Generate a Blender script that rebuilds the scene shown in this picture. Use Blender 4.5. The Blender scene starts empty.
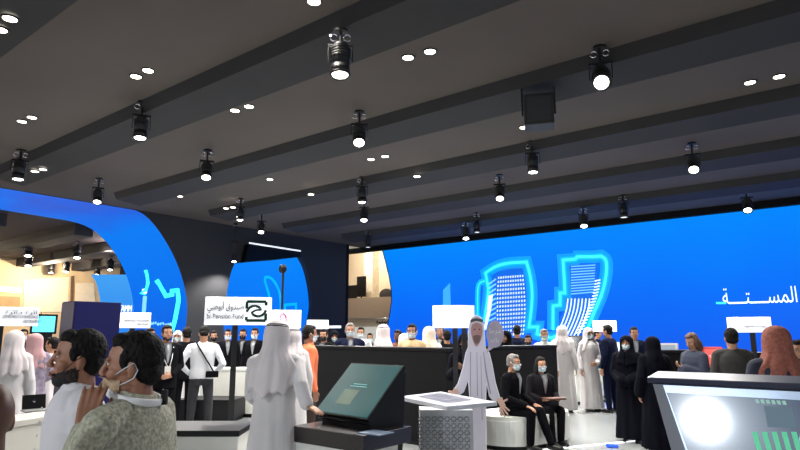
import bpy, bmesh, math, random
from mathutils import Vector, Matrix, noise
from mathutils.bvhtree import BVHTree
from mathutils.geometry import tessellate_polygon
R = random.Random(7)
C = bpy.context.scene.collection
PI = math.pi
sc = bpy.context.scene
sc.view_settings.view_transform = 'Standard'
sc.view_settings.look = 'None'

# ------------------------------------------------------------------ camera and survey helpers
# room axes: +x runs along the big screen wall, +y runs towards it; the visitor stands at the origin
PITCH = math.atan((333-225)/600.0)
YAW = math.atan2(.621, .784)
EYE = 1.65
cam = bpy.data.cameras.new('camera'); cam.lens = 27.0; cam.sensor_width = 36.0; cam.clip_end = 200
co = bpy.data.objects.new('camera', cam); C.objects.link(co)
co.location = (0, 0, EYE); co.rotation_euler = (PI/2+PITCH, 0, YAW)
sc.camera = co

def ray(px, py):
    cx = (px-400)/600.0; cy = (225-py)/600.0
    y = math.cos(PITCH)-cy*math.sin(PITCH); z = math.sin(PITCH)+cy*math.cos(PITCH)
    c, s = math.cos(YAW), math.sin(YAW)
    return Vector((c*cx-s*y, s*cx+c*y, z)), y
def at(px, py, d):
    r, y = ray(px, py)
    return Vector((0, 0, EYE)) + r*(d/y)
def onz(px, py, z):
    r, _ = ray(px, py); t = (z-EYE)/r.z
    return Vector((r.x*t, r.y*t, z))
def onx(px, py, x):
    r, _ = ray(px, py); t = x/r.x
    return Vector((x, r.y*t, EYE+r.z*t))
def ony(px, py, y):
    r, _ = ray(px, py); t = y/r.y
    return Vector((r.x*t, y, EYE+r.z*t))
def az(px):
    r, _ = ray(px, 333)
    return math.atan2(-r.x, r.y)
def flr(px, d):
    p = at(px, 333, d); return Vector((p.x, p.y, 0))

# ------------------------------------------------------------------ materials
def lin(c):
    return tuple(((v/255.0)/12.92 if v/255.0 <= .04045 else ((v/255.0+.055)/1.055)**2.4) for v in c)
_M = {}
def mat(name, rgb, rough=.6, metal=0, emit=0, ergb=None, var=.12, scale=6.0, bump=0.0, coat=0.0, spec=.5):
    if name in _M: return _M[name]
    m = bpy.data.materials.new(name); m.use_nodes = True
    nt = m.node_tree; b = nt.nodes['Principled BSDF']
    col = lin(rgb)
    b.inputs['Roughness'].default_value = rough; b.inputs['Metallic'].default_value = metal
    b.inputs['Specular IOR Level'].default_value = spec
    if coat: b.inputs['Coat Weight'].default_value = coat; b.inputs['Coat Roughness'].default_value = .08
    tc = nt.nodes.new('ShaderNodeTexCoord'); nz = nt.nodes.new('ShaderNodeTexNoise')
    nz.inputs['Scale'].default_value = scale; nz.inputs['Detail'].default_value = 4
    nt.links.new(tc.outputs['Object'], nz.inputs['Vector'])
    rp = nt.nodes.new('ShaderNodeValToRGB')
    rp.color_ramp.elements[0].position = .3; rp.color_ramp.elements[1].position = .7
    rp.color_ramp.elements[0].color = tuple(v*(1-var) for v in col)+(1,)
    rp.color_ramp.elements[1].color = tuple(min(1, v*(1+var)) for v in col)+(1,)
    nt.links.new(nz.outputs['Fac'], rp.inputs['Fac']); nt.links.new(rp.outputs['Color'], b.inputs['Base Color'])
    if bump:
        bp = nt.nodes.new('ShaderNodeBump'); bp.inputs['Strength'].default_value = bump; bp.inputs['Distance'].default_value = .02
        nt.links.new(nz.outputs['Fac'], bp.inputs['Height']); nt.links.new(bp.outputs['Normal'], b.inputs['Normal'])
    if emit:
        b.inputs['Emission Color'].default_value = lin(ergb or rgb)+(1,); b.inputs['Emission Strength'].default_value = emit
    _M[name] = m
    return m
def led_mat(name, stops, axis='x', lo=0.0, hi=1.0, strength=1.0):
    """emissive display whose picture is a soft colour gradient along one object axis, broken up a little by noise"""
    m = bpy.data.materials.new(name); m.use_nodes = True; nt = m.node_tree; b = nt.nodes['Principled BSDF']
    b.inputs['Base Color'].default_value = (.004, .004, .008, 1); b.inputs['Roughness'].default_value = .6; b.inputs['Specular IOR Level'].default_value = .08
    tc = nt.nodes.new('ShaderNodeTexCoord'); sp = nt.nodes.new('ShaderNodeSeparateXYZ'); nt.links.new(tc.outputs['Object'], sp.inputs[0])
    mr = nt.nodes.new('ShaderNodeMapRange'); mr.inputs[1].default_value = lo; mr.inputs[2].default_value = hi
    nt.links.new(sp.outputs[{'x': 0, 'y': 1, 'z': 2}[axis]], mr.inputs[0])
    nz = nt.nodes.new('ShaderNodeTexNoise'); nz.inputs['Scale'].default_value = .35; nt.links.new(tc.outputs['Object'], nz.inputs['Vector'])
    ad = nt.nodes.new('ShaderNodeMath'); ad.operation = 'MULTIPLY_ADD'; ad.inputs[1].default_value = .25
    nt.links.new(nz.outputs['Fac'], ad.inputs[0]); nt.links.new(mr.outputs[0], ad.inputs[2])
    s2 = nt.nodes.new('ShaderNodeMath'); s2.operation = 'SUBTRACT'; s2.inputs[1].default_value = .125; nt.links.new(ad.outputs[0], s2.inputs[0])
    rp = nt.nodes.new('ShaderNodeValToRGB'); e = rp.color_ramp.elements
    while len(e) < len(stops): e.new(.5)
    for i, (p, c) in enumerate(stops): e[i].position = p; e[i].color = lin(c)+(1,)
    nt.links.new(s2.outputs[0], rp.inputs['Fac']); nt.links.new(rp.outputs['Color'], b.inputs['Emission Color'])
    b.inputs['Emission Strength'].default_value = strength
    return m
def glow(name, rgb, s=1.0): return mat(name, rgb, rough=.5, emit=s, var=.02)
black = mat('black_laminate', (9, 9, 12), rough=.45, spec=.25)
black_matt = mat('black_matt_paint', (12, 12, 15), rough=.8, spec=.2)
white_lam = mat('white_laminate', (212, 212, 206), rough=.35, var=.03)
grey_lam = mat('grey_laminate', (150, 152, 152), rough=.4, var=.04)
dark_metal = mat('dark_powder_coat', (24, 24, 27), rough=.45, metal=.3)
chrome = mat('chrome', (210, 210, 215), rough=.15, metal=1)
lens_on = glow('lamp_lens', (255, 250, 238), 14.0)
lens_dim = glow('dim_lamp_lens', (235, 230, 225), .9)
down_on = glow('downlight_lens', (255, 246, 225), 9.0)
neon = glow('cyan_line_graphic', (60, 240, 255), 1.05)
neon_soft = glow('soft_cyan_halo_graphic', (0, 165, 250), 1.0)
led_white = glow('white_line_graphic', (225, 245, 255), 1.1)
led_pale = glow('pale_blue_graphic', (120, 200, 255), .95)
led_deep = glow('deep_blue_graphic', (0, 95, 205), 1.0)
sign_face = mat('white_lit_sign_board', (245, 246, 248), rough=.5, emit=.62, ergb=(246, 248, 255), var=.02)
ink = mat('dark_grey_lettering', (30, 35, 40), rough=.7, spec=.1)
green_ink = mat('dark_green_emblem_print', (20, 58, 46), rough=.7, spec=.1)
wood = mat('pale_oak_panel', (226, 196, 150), rough=.5, var=.08, scale=1.3)
wood2 = mat('mid_oak_panel', (196, 158, 108), rough=.5, var=.1, scale=1.5)
cream = mat('cream_plaster', (222, 208, 184), rough=.7, var=.04)

# ------------------------------------------------------------------ object helpers
def link(name, me, m, parent=None):
    o = bpy.data.objects.new(name, me); C.objects.link(o)
    if m is not None:
        if len(me.materials) == 0: me.materials.append(m)
        elif me.materials[0] != m: o.material_slots[0].link = 'OBJECT'; o.material_slots[0].material = m
    if parent: o.parent = parent
    return o
def obj(name, bm, m, parent=None, smooth=False, loc=None):
    me = bpy.data.meshes.new(name)
    bmesh.ops.recalc_face_normals(bm, faces=bm.faces)
    if loc is not None: bmesh.ops.translate(bm, verts=bm.verts, vec=-Vector(loc))
    if smooth:
        for f in bm.faces: f.smooth = True
    bm.to_mesh(me); bm.free()
    o = link(name, me, m, parent)
    if loc is not None: o.location = loc
    return o
def empty(name, loc, rz=0):
    o = bpy.data.objects.new(name, None); C.objects.link(o); o.empty_display_size = .1
    o.location = loc; o.rotation_euler = (0, 0, rz); return o
def tag(o, label, cat, group=None, kind=None):
    o['label'] = label; o['category'] = cat
    if group: o['group'] = group
    if kind: o['kind'] = kind
    return o
def struct(o, label=None):
    o['kind'] = 'structure'
    if label: o['label'] = label
    return o
def box(bm, a, b, mtx=None, bev=0.0):
    t = bmesh.new(); bmesh.ops.create_cube(t, size=1)
    for v in t.verts:
        v.co = Vector([a[i] + (v.co[i]+.5)*(b[i]-a[i]) for i in range(3)])
    if bev: bmesh.ops.bevel(t, geom=t.edges[:], offset=bev, segments=3, affect='EDGES', profile=.6)
    if mtx is not None: t.transform(mtx)
    merge(bm, t)
def merge(bm, t):
    me = bpy.data.meshes.new('tmp'); t.to_mesh(me); t.free(); bm.from_mesh(me); bpy.data.meshes.remove(me)
def cyl(bm, a, b, r1, r2=None, n=20, cap_ends=True):
    a = Vector(a); b = Vector(b); r2 = r1 if r2 is None else r2
    q = (b-a).to_track_quat('Z', 'Y').to_matrix().to_4x4()
    bmesh.ops.create_cone(bm, cap_ends=cap_ends, segments=n, radius1=r1, radius2=r2, depth=(b-a).length,
                          matrix=Matrix.Translation((a+b)/2) @ q)
def ell(bm, c, r, mtx=None, sub=3):
    m = Matrix.Translation(c) @ Matrix.Diagonal((r[0], r[1], r[2], 1))
    if mtx is not None: m = mtx @ m
    bmesh.ops.create_icosphere(bm, subdivisions=sub, radius=1, matrix=m)
def capsule(bm, a, b, ra, rb, sub=2):
    a = Vector(a); b = Vector(b)
    if (a-b).length < 1e-4: b = b + Vector((0, 0, 1e-3))
    t = bmesh.new()
    bmesh.ops.create_icosphere(t, subdivisions=sub, radius=ra, matrix=Matrix.Translation(a))
    bmesh.ops.create_icosphere(t, subdivisions=sub, radius=rb, matrix=Matrix.Translation(b))
    h = bmesh.ops.convex_hull(t, input=t.verts[:])
    bad = [g for g in h['geom_interior'] if isinstance(g, bmesh.types.BMVert)]
    bmesh.ops.delete(t, geom=bad, context='VERTS')
    merge(bm, t)
def torus(bm, c, R1, r, mtx=None, n=24, k=8, sy=1.0, arc=2*PI):
    rows = []; closed = arc > 6.28; cnt = n if closed else n+1
    for i in range(cnt):
        a = arc*i/n; row = []
        for j in range(k):
            b = 2*PI*j/k
            p = Vector(((R1+r*math.cos(b))*math.cos(a), (R1+r*math.cos(b))*math.sin(a)*sy, r*math.sin(b))) + Vector(c)
            if mtx is not None: p = mtx @ p
            row.append(bm.verts.new(p))
        rows.append(row)
    for i in range(n):
        A = rows[i]; B = rows[(i+1) % cnt]
        for j in range(k): bm.faces.new((A[j], A[(j+1) % k], B[(j+1) % k], B[j]))
def tube(bm, pts, r, k=8, taper=None):
    pts = [Vector(p) for p in pts]; rows = []
    for i, p in enumerate(pts):
        d = (pts[min(i+1, len(pts)-1)]-pts[max(i-1, 0)]).normalized()
        u = d.cross(Vector((0, 0, 1)));
        if u.length < .05: u = d.cross(Vector((1, 0, 0)))
        u.normalize(); w = d.cross(u).normalized(); rr = r if taper is None else r*taper(i/(len(pts)-1))
        rows.append([bm.verts.new(p + u*rr*math.cos(2*PI*j/k) + w*rr*math.sin(2*PI*j/k)) for j in range(k)])
    for A, B in zip(rows, rows[1:]):
        for j in range(k): bm.faces.new((A[j], A[(j+1) % k], B[(j+1) % k], B[j]))
    bm.faces.new(rows[0][::-1]); bm.faces.new(rows[-1])
def loft(bm, rings, n=40, fold=0, fk=9, ex=2.3, ph=0.0):
    """rings: (z, cx, cy, rx, ry[, fold weight])"""
    rows = []
    for q in rings:
        z, cx, cy, rx, ry = q[:5]; fw = q[5] if len(q) > 5 else 1
        row = []
        for j in range(n):
            a = 2*PI*j/n; c, s = math.cos(a), math.sin(a)
            rr = (abs(c)**ex+abs(s)**ex)**(-1/ex)
            f = 1 + fold*fw*(math.sin(fk*a+ph+z*1.5)+.5*math.sin((fk+4)*a-z*2+ph*2))
            row.append(bm.verts.new((cx+rx*rr*c*f, cy+ry*rr*s*f, z)))
        rows.append(row)
    for A, B in zip(rows, rows[1:]):
        for j in range(n): bm.faces.new((A[j], A[(j+1) % n], B[(j+1) % n], B[j]))
    bm.faces.new(rows[0][::-1]); bm.faces.new(rows[-1])
def poly(bm, pts): return bm.faces.new([bm.verts.new(p) for p in pts])
def remesh(bm, voxel, smooth=3, disp=None):
    me = bpy.data.meshes.new('src'); bm.to_mesh(me); bm.free()
    o = bpy.data.objects.new('src', me); C.objects.link(o)
    md = o.modifiers.new('r', 'REMESH'); md.mode = 'VOXEL'; md.voxel_size = voxel; md.use_smooth_shade = True
    if smooth:
        s = o.modifiers.new('s', 'SMOOTH'); s.factor = .5; s.iterations = smooth
    dg = bpy.context.evaluated_depsgraph_get(); dg.update()
    out = bpy.data.meshes.new_from_object(o.evaluated_get(dg))
    bpy.data.objects.remove(o); bpy.data.meshes.remove(me)
    out.materials.clear()
    if disp:
        cs = [v.co.copy() for v in out.vertices]; ns = [v.normal.copy() for v in out.vertices]; flat_ = []
        for c_, n_ in zip(cs, ns): flat_.extend(c_+n_*disp(c_))
        out.vertices.foreach_set('co', flat_)
    for p in out.polygons: p.use_smooth = True
    return out
def text(s, size, mtx, m, parent=None, align='LEFT', name='lettering', ext=.002, width=None, bold=0.0):
    cu = bpy.data.curves.new('txt', 'FONT'); cu.body = s; cu.size = size; cu.align_x = align; cu.align_y = 'CENTER'; cu.extrude = ext; cu.offset = size*bold
    o = bpy.data.objects.new('txt', cu); C.objects.link(o)
    dg = bpy.context.evaluated_depsgraph_get(); dg.update()
    me = bpy.data.meshes.new_from_object(o.evaluated_get(dg)); bpy.data.objects.remove(o)
    me.materials.clear()
    if width:
        xs = [v.co.x for v in me.vertices]; k = width/(max(xs)-min(xs)); x0 = min(xs)
        for v in me.vertices: v.co.x = (v.co.x-x0)*k
    me.transform(mtx)
    return link(name, me, m, parent)
UP = Matrix.Rotation(PI/2, 4, 'X')      # text lying flat -> standing, read from -y

# ------------------------------------------------------------------ hall shell
H = 6.0; LEDY = 23.0; FX = -20.5
bm = bmesh.new(); box(bm, (-48, -9, -.1), (22, 42, 0))
fm = mat('pale_polished_floor', (152, 157, 157), rough=.22, var=.05, scale=.4, coat=.3)
struct(obj('floor', bm, fm))
ceil_m = mat('dark_ceiling_panels', (78, 70, 66), rough=.85, var=.18, scale=.22)
bm = bmesh.new(); box(bm, (FX-.25, -9, H), (22, LEDY+.5, H+.1)); struct(obj('ceiling', bm, ceil_m))
beam_m = mat('near_black_beam_cladding', (34, 33, 36), rough=.8, var=.15, scale=.5)
for i in range(-1, 8):
    y = 2.1+3.42*i
    bm = bmesh.new()
    if y < LEDY-1:
        prof = [(y-.12, H), (y, H-.22), (y+.78, H-.3), (y+.95, H)]
        A = [bm.verts.new((FX+2.0, p[0], p[1]+.02)) for p in prof]; B = [bm.verts.new((22, p[0], p[1]+.02)) for p in prof]
        for k in range(4): bm.faces.new((A[k], A[(k+1) % 4], B[(k+1) % 4], B[k]))
        bm.faces.new(A[::-1]); bm.faces.new(B)
        struct(obj('trim_%d' % (i+2), bm, beam_m))
# big screen wall: black backing, header, screen with a curved left end
led_top = EYE + (H-EYE)*LEDY/24.47
lp = [(383, 252), (386, 262), (389, 274), (391.5, 288), (392, 300), (390.5, 312), (388, 325), (384, 340), (377, 360)]
Lp = [ony(p[0], p[1], LEDY) for p in lp]; Lp[0].z = led_top
Lp = [Vector((p.x, LEDY, max(p.z, .02))) for p in Lp]
xR = 14.0
led_big = led_mat('big_screen_blue_picture', [(0, (18, 84, 236)), (.5, (6, 112, 252)), (1, (0, 138, 255))], 'z', .2, 5.9)
def slab(bm, pts2, y0, y1, plane='y'):
    """pts2: outline in the wall plane, thickness y0..y1"""
    mk = (lambda p, t: (p[0], t, p[1])) if plane == 'y' else (lambda p, t: (t, p[0], p[1]))
    A = [bm.verts.new(mk(p, y0)) for p in pts2]; B = [bm.verts.new(mk(p, y1)) for p in pts2]
    tri = tessellate_polygon([[Vector((p[0], p[1], 0)) for p in pts2]])
    for t in tri:
        bm.faces.new([A[i] for i in t]); bm.faces.new([B[i] for i in t][::-1])
    n = len(pts2)
    for i in range(n): bm.faces.new((A[i], A[(i+1) % n], B[(i+1) % n], B[i]))
left = [(p.x, p.z) for p in Lp]
bm = bmesh.new(); slab(bm, left+[(xR, .02), (xR, led_top)], LEDY, LEDY+.1)
screen = obj('display_screen', bm, led_big)
tag(screen, 'huge blue video wall along the back of the hall showing glowing city towers', 'video wall')
bm = bmesh.new(); slab(bm, [(a-.14, b) for a, b in left]+[(xR+.2, .0), (xR+.2, H), (left[0][0]-.14, H)], LEDY+.104, LEDY+.5)
struct(obj('wall_back', bm, black_matt))
bm = bmesh.new(); box(bm, (left[0][0]-3.2, LEDY-.15, led_top+.01), (xR+.2, LEDY+.1, H)); struct(obj('trim_20', bm, black_matt))

# graphics on the big screen, each a thin raised shape on the screen surface
def W(px, py, off=.02): return ony(px, py, LEDY-off)
def smooth_pts(pts, k=6):
    out = []
    n = len(pts)
    for i in range(n-1):
        p0, p1, p2, p3 = pts[max(i-1, 0)], pts[i], pts[i+1], pts[min(i+2, n-1)]
        for j in range(k):
            t = j/k
            out.append(tuple(.5*((2*p1[a])+(-p0[a]+p2[a])*t+(2*p0[a]-5*p1[a]+4*p2[a]-p3[a])*t*t+(-p0[a]+3*p1[a]-3*p2[a]+p3[a])*t**3) for a in (0, 1)))
    out.append(tuple(pts[-1])); return out
def ribbon(bm, pts, w):
    """flat mitred line of width w through world points that lie on a screen with normal RIBN"""
    q = [pts[0]]
    for p in pts[1:]:
        if (p-q[-1]).length > 1e-4: q.append(p)
    ds = [(b-a).normalized() for a, b in zip(q, q[1:])]; L = []; Rr = []
    for k, p in enumerate(q):
        d0 = ds[max(0, k-1)]; d1 = ds[min(k, len(ds)-1)]; u0 = d0.cross(RIBN).normalized(); u1 = d1.cross(RIBN).normalized()
        m_ = (u0+u1)
        m_ = m_.normalized() if m_.length > .05 else u0
        s_ = min(1.6, 1/max(.2, m_.dot(u0))); L.append(bm.verts.new(p-m_*s_*w/2)); Rr.append(bm.verts.new(p+m_*s_*w/2))
    for k in range(len(q)-1): bm.faces.new((L[k], L[k+1], Rr[k+1], Rr[k]))
RIBN = Vector((0, -1, 0))
b1 = smooth_pts([(484, 322), (488, 293), (487, 282), (485.5, 273)], 4)[:-1]+smooth_pts([(485.5, 273), (495.5, 266.7), (509, 263), (526.5, 262)], 4)[:-1]+smooth_pts([(526.5, 262), (530, 275.5), (532, 291), (531.5, 306.7), (529, 327)], 4)+[(538, 327), (537, 334), (551, 338), (557, 336)]
b1b = smooth_pts([(478, 330), (477.5, 305), (478.5, 285), (485, 281)], 3)
b2 = [(553, 330), (553, 306), (560, 305), (560, 293), (565, 293), (564, 276), (563, 260), (575.5, 259), (577, 256.7), (593, 256.7), (601, 256)]+smooth_pts([(601, 256), (606, 261), (606, 275.5), (602, 293), (595.5, 309), (586, 332)], 4)
b2i = [(569, 296), (568, 264), (596, 262.5)]+smooth_pts([(596, 262.5), (597, 275), (593, 293), (586, 312), (574, 338)], 4)
bm = bmesh.new()
for l in (b1, b1b, b2): ribbon(bm, [W(*p, off=.014) for p in l], .26)
obj('halo_graphic', bm, neon_soft, screen)
bm = bmesh.new()
for l in (b1, b2): ribbon(bm, [W(*p, off=.010) for p in l], .5)
obj('wide_halo_graphic', bm, glow('blue_halo_graphic', (0, 140, 252), 1.0), screen)
bm = bmesh.new()
for l in (b1, b2): ribbon(bm, [W(*p, off=.03) for p in l], .10)
ribbon(bm, [W(*p, off=.03) for p in b1b], .05)
obj('outline_graphic', bm, neon, screen)
bm = bmesh.new(); poly(bm, [W(*p, off=.008) for p in [(478, 332), (477.5, 305), (479, 285), (487, 282), (489, 300), (485, 334)]])
poly(bm, [W(*p, off=.008) for p in [(568, 297), (568, 264), (597, 263), (597, 280), (590, 300), (575, 336), (553, 336)]])
poly(bm, [W(*p, off=.008) for p in [(487, 276), (500, 268), (526, 265), (530, 290), (527, 338), (484, 338)]])
obj('tower_body_graphic', bm, led_deep, screen)
bm = bmesh.new()
def X1(u, v):       # tower grid: u across 0..1, v down 0..1
    l = 498+1.0*math.sin(v*PI)*-1.5; r = 523+3.5*math.sin(v*2.4+.3)
    return l+(r-l)*u, 276-2*u+v*62
for r_ in range(15):
    for c_ in range(11):
        u0, v0 = c_/11, r_/15
        a = X1(u0+.015, v0+.012); b = X1(u0+.055, v0+.012); c = X1(u0+.045, v0+.045); d = X1(u0+.005, v0+.045)
        poly(bm, [W(*p, off=.03) for p in (a, b, c, d)])
poly(bm, [W(*p, off=.03) for p in [(488, 296), (493, 294), (491, 310), (486, 330), (483.5, 330), (487, 312)]])
obj('pane_pattern', bm, led_white, screen); bm = bmesh.new()
for k in range(7):      # curved white fins of the second tower
    x0 = 567+k*3.6
    l = smooth_pts([(x0+1, 298.5), (x0-.6, 310), (x0-5, 323), (x0-12, 338)], 4)
    ribbon(bm, [W(*p, off=.03) for p in l], .052)
for k in range(18):     # ladder rungs on the curved edge
    v = k/18; x0 = 596-21*v**1.6; y0 = 281+v*55
    ribbon(bm, [W(x0-1.2, y0, .03), W(x0+4.4, y0-1.2, .03)], .05)
obj('slat_pattern', bm, led_white, screen)
bm = bmesh.new()
for k in range(11): ribbon(bm, [W(571, 266.5+k*2.75, .03), W(595.5-k*.15, 265+k*2.7, .03)], .04)
for k in range(10): ribbon(bm, [W(489, 284+k*4.6, .03), W(496, 279+k*4.8, .03)], .07)
obj('louver_pattern', bm, led_pale, screen); bm = bmesh.new()
poly(bm, [W(*p, off=.01) for p in [(443, 312), (443, 290), (450, 283), (451, 312)]])
obj('pale_tower_graphic', bm, glow('faint_tower_graphic', (60, 165, 255), .95), screen)
ar = '\uFE94\u0640\u0640\u0640\u0640\uFE98\u0640\u0640\u0640\u0640\uFEB4\uFEE4\uFEDF\uFE8D'
p0 = W(723, 303, .03); p1 = W(797.5, 301, .03)
t = text(ar, 1.15, Matrix.Identity(4), led_white, screen, width=(p1-p0).length)
zz = [v.co.y for v in t.data.vertices]; k = (ony(797, 285.5, LEDY).z-ony(797, 302.5, LEDY).z)/(max(zz)-min(zz))
zb = min(zz)
for v in t.data.vertices: v.co = Vector((p0.x+v.co.x, LEDY-.03+v.co.z, ony(760, 303.5, LEDY).z+(v.co.y-zb)*k))
bm = bmesh.new(); ribbon(bm, [W(716, 303, .03), W(726, 303, .03)], .07); obj('underline_graphic', bm, neon, screen)

# ------------------------------------------------------------------ left facade with its screen-lined archway
outer = [onx(*p, FX) for p in smooth_pts([(0, 188), (68, 198), (118, 205.5), (137, 210.5), (150, 220), (163, 237), (175, 259), (183, 281), (187, 303), (186, 325), (181, 345), (172, 362), (158, 378)], 4)]
DX = 2.6
inner = [onx(*p, FX-DX) for p in smooth_pts([(-10, 208), (40, 216), (76, 222.5), (96, 232), (112, 249), (125, 272), (132, 295), (133.5, 315), (131, 335), (126, 350), (118, 362)], 5)]
oc = [(min(p.y, 40), max(0.0, min(p.z, H-.02))) for p in outer]
oc = [(-9.0, H-.06), (0.0, H-.05)]+oc+[(oc[-1][0]-.1, 0.0)]
ic = [(max(-9, p.y), max(0.0, p.z)) for p in inner]
def resample(pts, n):
    L = [0]
    for a, b in zip(pts, pts[1:]): L.append(L[-1]+math.hypot(b[0]-a[0], b[1]-a[1]))
    out = []
    for i in range(n):
        s = L[-1]*i/(n-1); j = 0
        while j < len(L)-2 and L[j+1] < s: j += 1
        t = (s-L[j])/max(1e-6, L[j+1]-L[j]); out.append((pts[j][0]+(pts[j+1][0]-pts[j][0])*t, pts[j][1]+(pts[j+1][1]-pts[j][1])*t))
    return out
ic = [(-9.0, ic[0][1])]+ic+[(ic[-1][0]-.1, 0.0)]
n = 90; ro = resample(oc, n); ri = resample(ic, n)
# match by closest height so the rulings run straight back
bm = bmesh.new(); K = 6; rows = []
for i in range(n):
    a = Vector((FX, ro[i][0], ro[i][1])); b = Vector((FX-DX, ri[i][0], ri[i][1]))
    rows.append([bm.verts.new(a.lerp(b, k/K)) for k in range(K+1)])
for A, B in zip(rows, rows[1:]):
    for k in range(K): bm.faces.new((A[k], A[k+1], B[k+1], B[k]))
arch_bvh = BVHTree.FromBMesh(bm)
arch_m = led_mat('archway_picture_angle_tint', [(0, (0, 84, 215)), (.45, (0, 112, 240)), (.85, (0, 124, 245)), (.94, (34, 100, 225)), (1, (62, 88, 200))], 'z', 0.3, 6.3)  # viewing-angle paling of the soffit put into the top colour stops
arch = obj('arch_screen', bm, arch_m, smooth=True)
tag(arch, 'curved blue display lining the wide rounded archway on the left', 'curved screen')
def A_(px, py, off=.04):
    r, _ = ray(px, py); o_ = Vector((0, 0, EYE)); h = arch_bvh.ray_cast(o_, r.normalized(), 100)
    if h[0] is None: return onx(px, py, FX-1)
    return h[0]-r.normalized()*off
bm = bmesh.new(); RIBN = Vector((.75, -.6, 0)).normalized()
for l, w in [([(155.5, 283), (158, 281), (161, 287), (166, 296), (172, 294.5), (172, 291), (178, 290), (178.5, 301), (175, 320), (171.5, 332)], .16),
             ([(145.5, 270), (147, 275), (148, 283), (146, 290), (142, 293), (146, 294)], .12)]:
    ribbon(bm, [A_(*p, off=.06) for p in l], w)
obj('skyline_graphic', bm, neon, arch)
bm = bmesh.new(); poly(bm, [A_(*p) for p in [(142, 289), (147, 288.5), (147, 293.5), (142, 294)]]); poly(bm, [A_(*p) for p in [(146.2, 279), (148.3, 279), (148.3, 285), (146, 286)]])
obj('white_block_graphic', bm, led_white, arch)
bm = bmesh.new(); poly(bm, [A_(*p, off=.02) for p in [(143, 296), (147, 296), (145, 322), (141, 322)]])
for k in range(9): ribbon(bm, [A_(150+k*2.5, 322+k*.4, .05), A_(151.5+k*2.5, 325-(k % 3), .05)], .1)
obj('pale_reflection_graphic', bm, led_pale, arch)
# facade wall
Yend = onx(345, 333, FX).y
h2 = smooth_pts([(226, 352), (223.5, 325), (226, 300), (230, 276), (234.5, 263.5)], 4)+[(252, 261.8), (275, 260)]+smooth_pts([(300.5, 257), (306.5, 269), (311, 289), (312.3, 308), (309, 325), (303, 345), (300, 352)], 4)
hole2 = [(onx(*p, FX).y, onx(*p, FX).z) for p in h2]
def facade(x0, x1, outline, holes):
    loops = [outline]+holes; vs = []; bm = bmesh.new()
    for l in loops: vs += l
    A = [bm.verts.new((x0, p[0], p[1])) for p in vs]; B = [bm.verts.new((x1, p[0], p[1])) for p in vs]
    for t in tessellate_polygon([[Vector((p[0], p[1], 0)) for p in l] for l in loops]):
        bm.faces.new([A[i] for i in t]); bm.faces.new([B[i] for i in t][::-1])
    k = 0
    for l in loops:
        m_ = len(l)
        for i in range(m_): bm.faces.new((A[k+i], A[k+(i+1) % m_], B[k+(i+1) % m_], B[k+i]))
        k += m_
    return bm
out = [(p[0]+.0, p[1]) for p in ro]+[(Yend, 0.0), (Yend, H), (-9.0, H)]
fac_m = mat('charcoal_facade_paint', (40, 40, 43), rough=.7, var=.1, scale=.3)
bm = facade(FX, FX-.25, out, [hole2]); struct(obj('wall_left', bm, fac_m))
bm = bmesh.new(); box(bm, (FX-2.8, Yend, 0), (FX, Yend+.2, H)); struct(obj('wall_left_return', bm, black_matt))
# screen inside the second opening
b2y = [p[0] for p in hole2]
fs_m = led_mat('window_screen_blue_picture', [(0, (10, 96, 235)), (1, (6, 136, 255))], 'z', 0, 5.2)
bm = bmesh.new(); box(bm, (FX-.7, min(b2y)-.9, 0.02), (FX-.62, Yend-.1, 5.2))
fs = obj('display_screen', bm, fs_m); tag(fs, 'blue screen filling the rounded opening of the dark wall behind the fund sign', 'screen')
RIBN = Vector((1, 0, 0))
bm = bmesh.new()
for l in (smooth_pts([(271, 330), (270, 300), (265, 281), (267, 277), (273, 280), (279, 291), (281, 308), (281, 325)], 4), [(285, 322), (285, 305), (296, 304), (296, 322)]):
    ribbon(bm, [onx(*p, FX-.6) for p in l], .13)
obj('sail_graphic', bm, neon_soft, fs)
# black canopy with a bright edge above that opening
c0 = onx(249, 243, FX+.3); c1 = onx(300, 251, FX+.3)
bm = bmesh.new(); poly_pts = [(onx(245, 262, FX+.3)), (onx(249, 244, FX+.3)), (onx(300, 251.5, FX+.3)), (onx(301, 257, FX+.3))]
A = [bm.verts.new(p) for p in poly_pts]; B = [bm.verts.new(p-Vector((.3, 0, 0))) for p in poly_pts]
bm.faces.new(A); bm.faces.new(B[::-1])
for i in range(4): bm.faces.new((A[i], A[(i+1) % 4], B[(i+1) % 4], B[i]))
cp = obj('canopy', bm, black); tag(cp, 'black sloping canopy with a bright top edge over the second blue opening', 'canopy')
bm = bmesh.new(); tube(bm, [c0+Vector((.03, 0, 0)), c1+Vector((.03, 0, 0))], .035); obj('light_strip', bm, glow('canopy_light_strip', (230, 235, 240), .9), cp)

# ------------------------------------------------------------------ hall seen through the archway
bm = bmesh.new(); box(bm, (-48, -9, 5.8), (-23.2, 22.2, 5.85)); struct(obj('ceiling_inner', bm, mat('inner_ceiling', (66, 58, 62), rough=.8, var=.1, scale=.3)))
for i in range(8):
    bm = bmesh.new(); y = -2+3.0*i; box(bm, (-40, y, 5.35), (-23.8, y+.7, 5.81)); struct(obj('trim_%d' % (30+i), bm, beam_m))
WX = -38.0
bm = bmesh.new(); box(bm, (WX-.2, -9, 0), (WX, 42, 5.8)); struct(obj('wall_inner', bm, wood))
def wpanel(name, pts, m, off=.03, th=.05):
    bm = bmesh.new(); P = [onx(*p, WX+off) for p in pts]
    A = [bm.verts.new(p) for p in P]; B = [bm.verts.new(p-Vector((th, 0, 0))) for p in P]
    bm.faces.new(A); bm.faces.new(B[::-1])
    for i in range(len(P)): bm.faces.new((A[i], A[(i+1) % len(P)], B[(i+1) % len(P)], B[i]))
    return struct(obj(name, bm, m))
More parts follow.
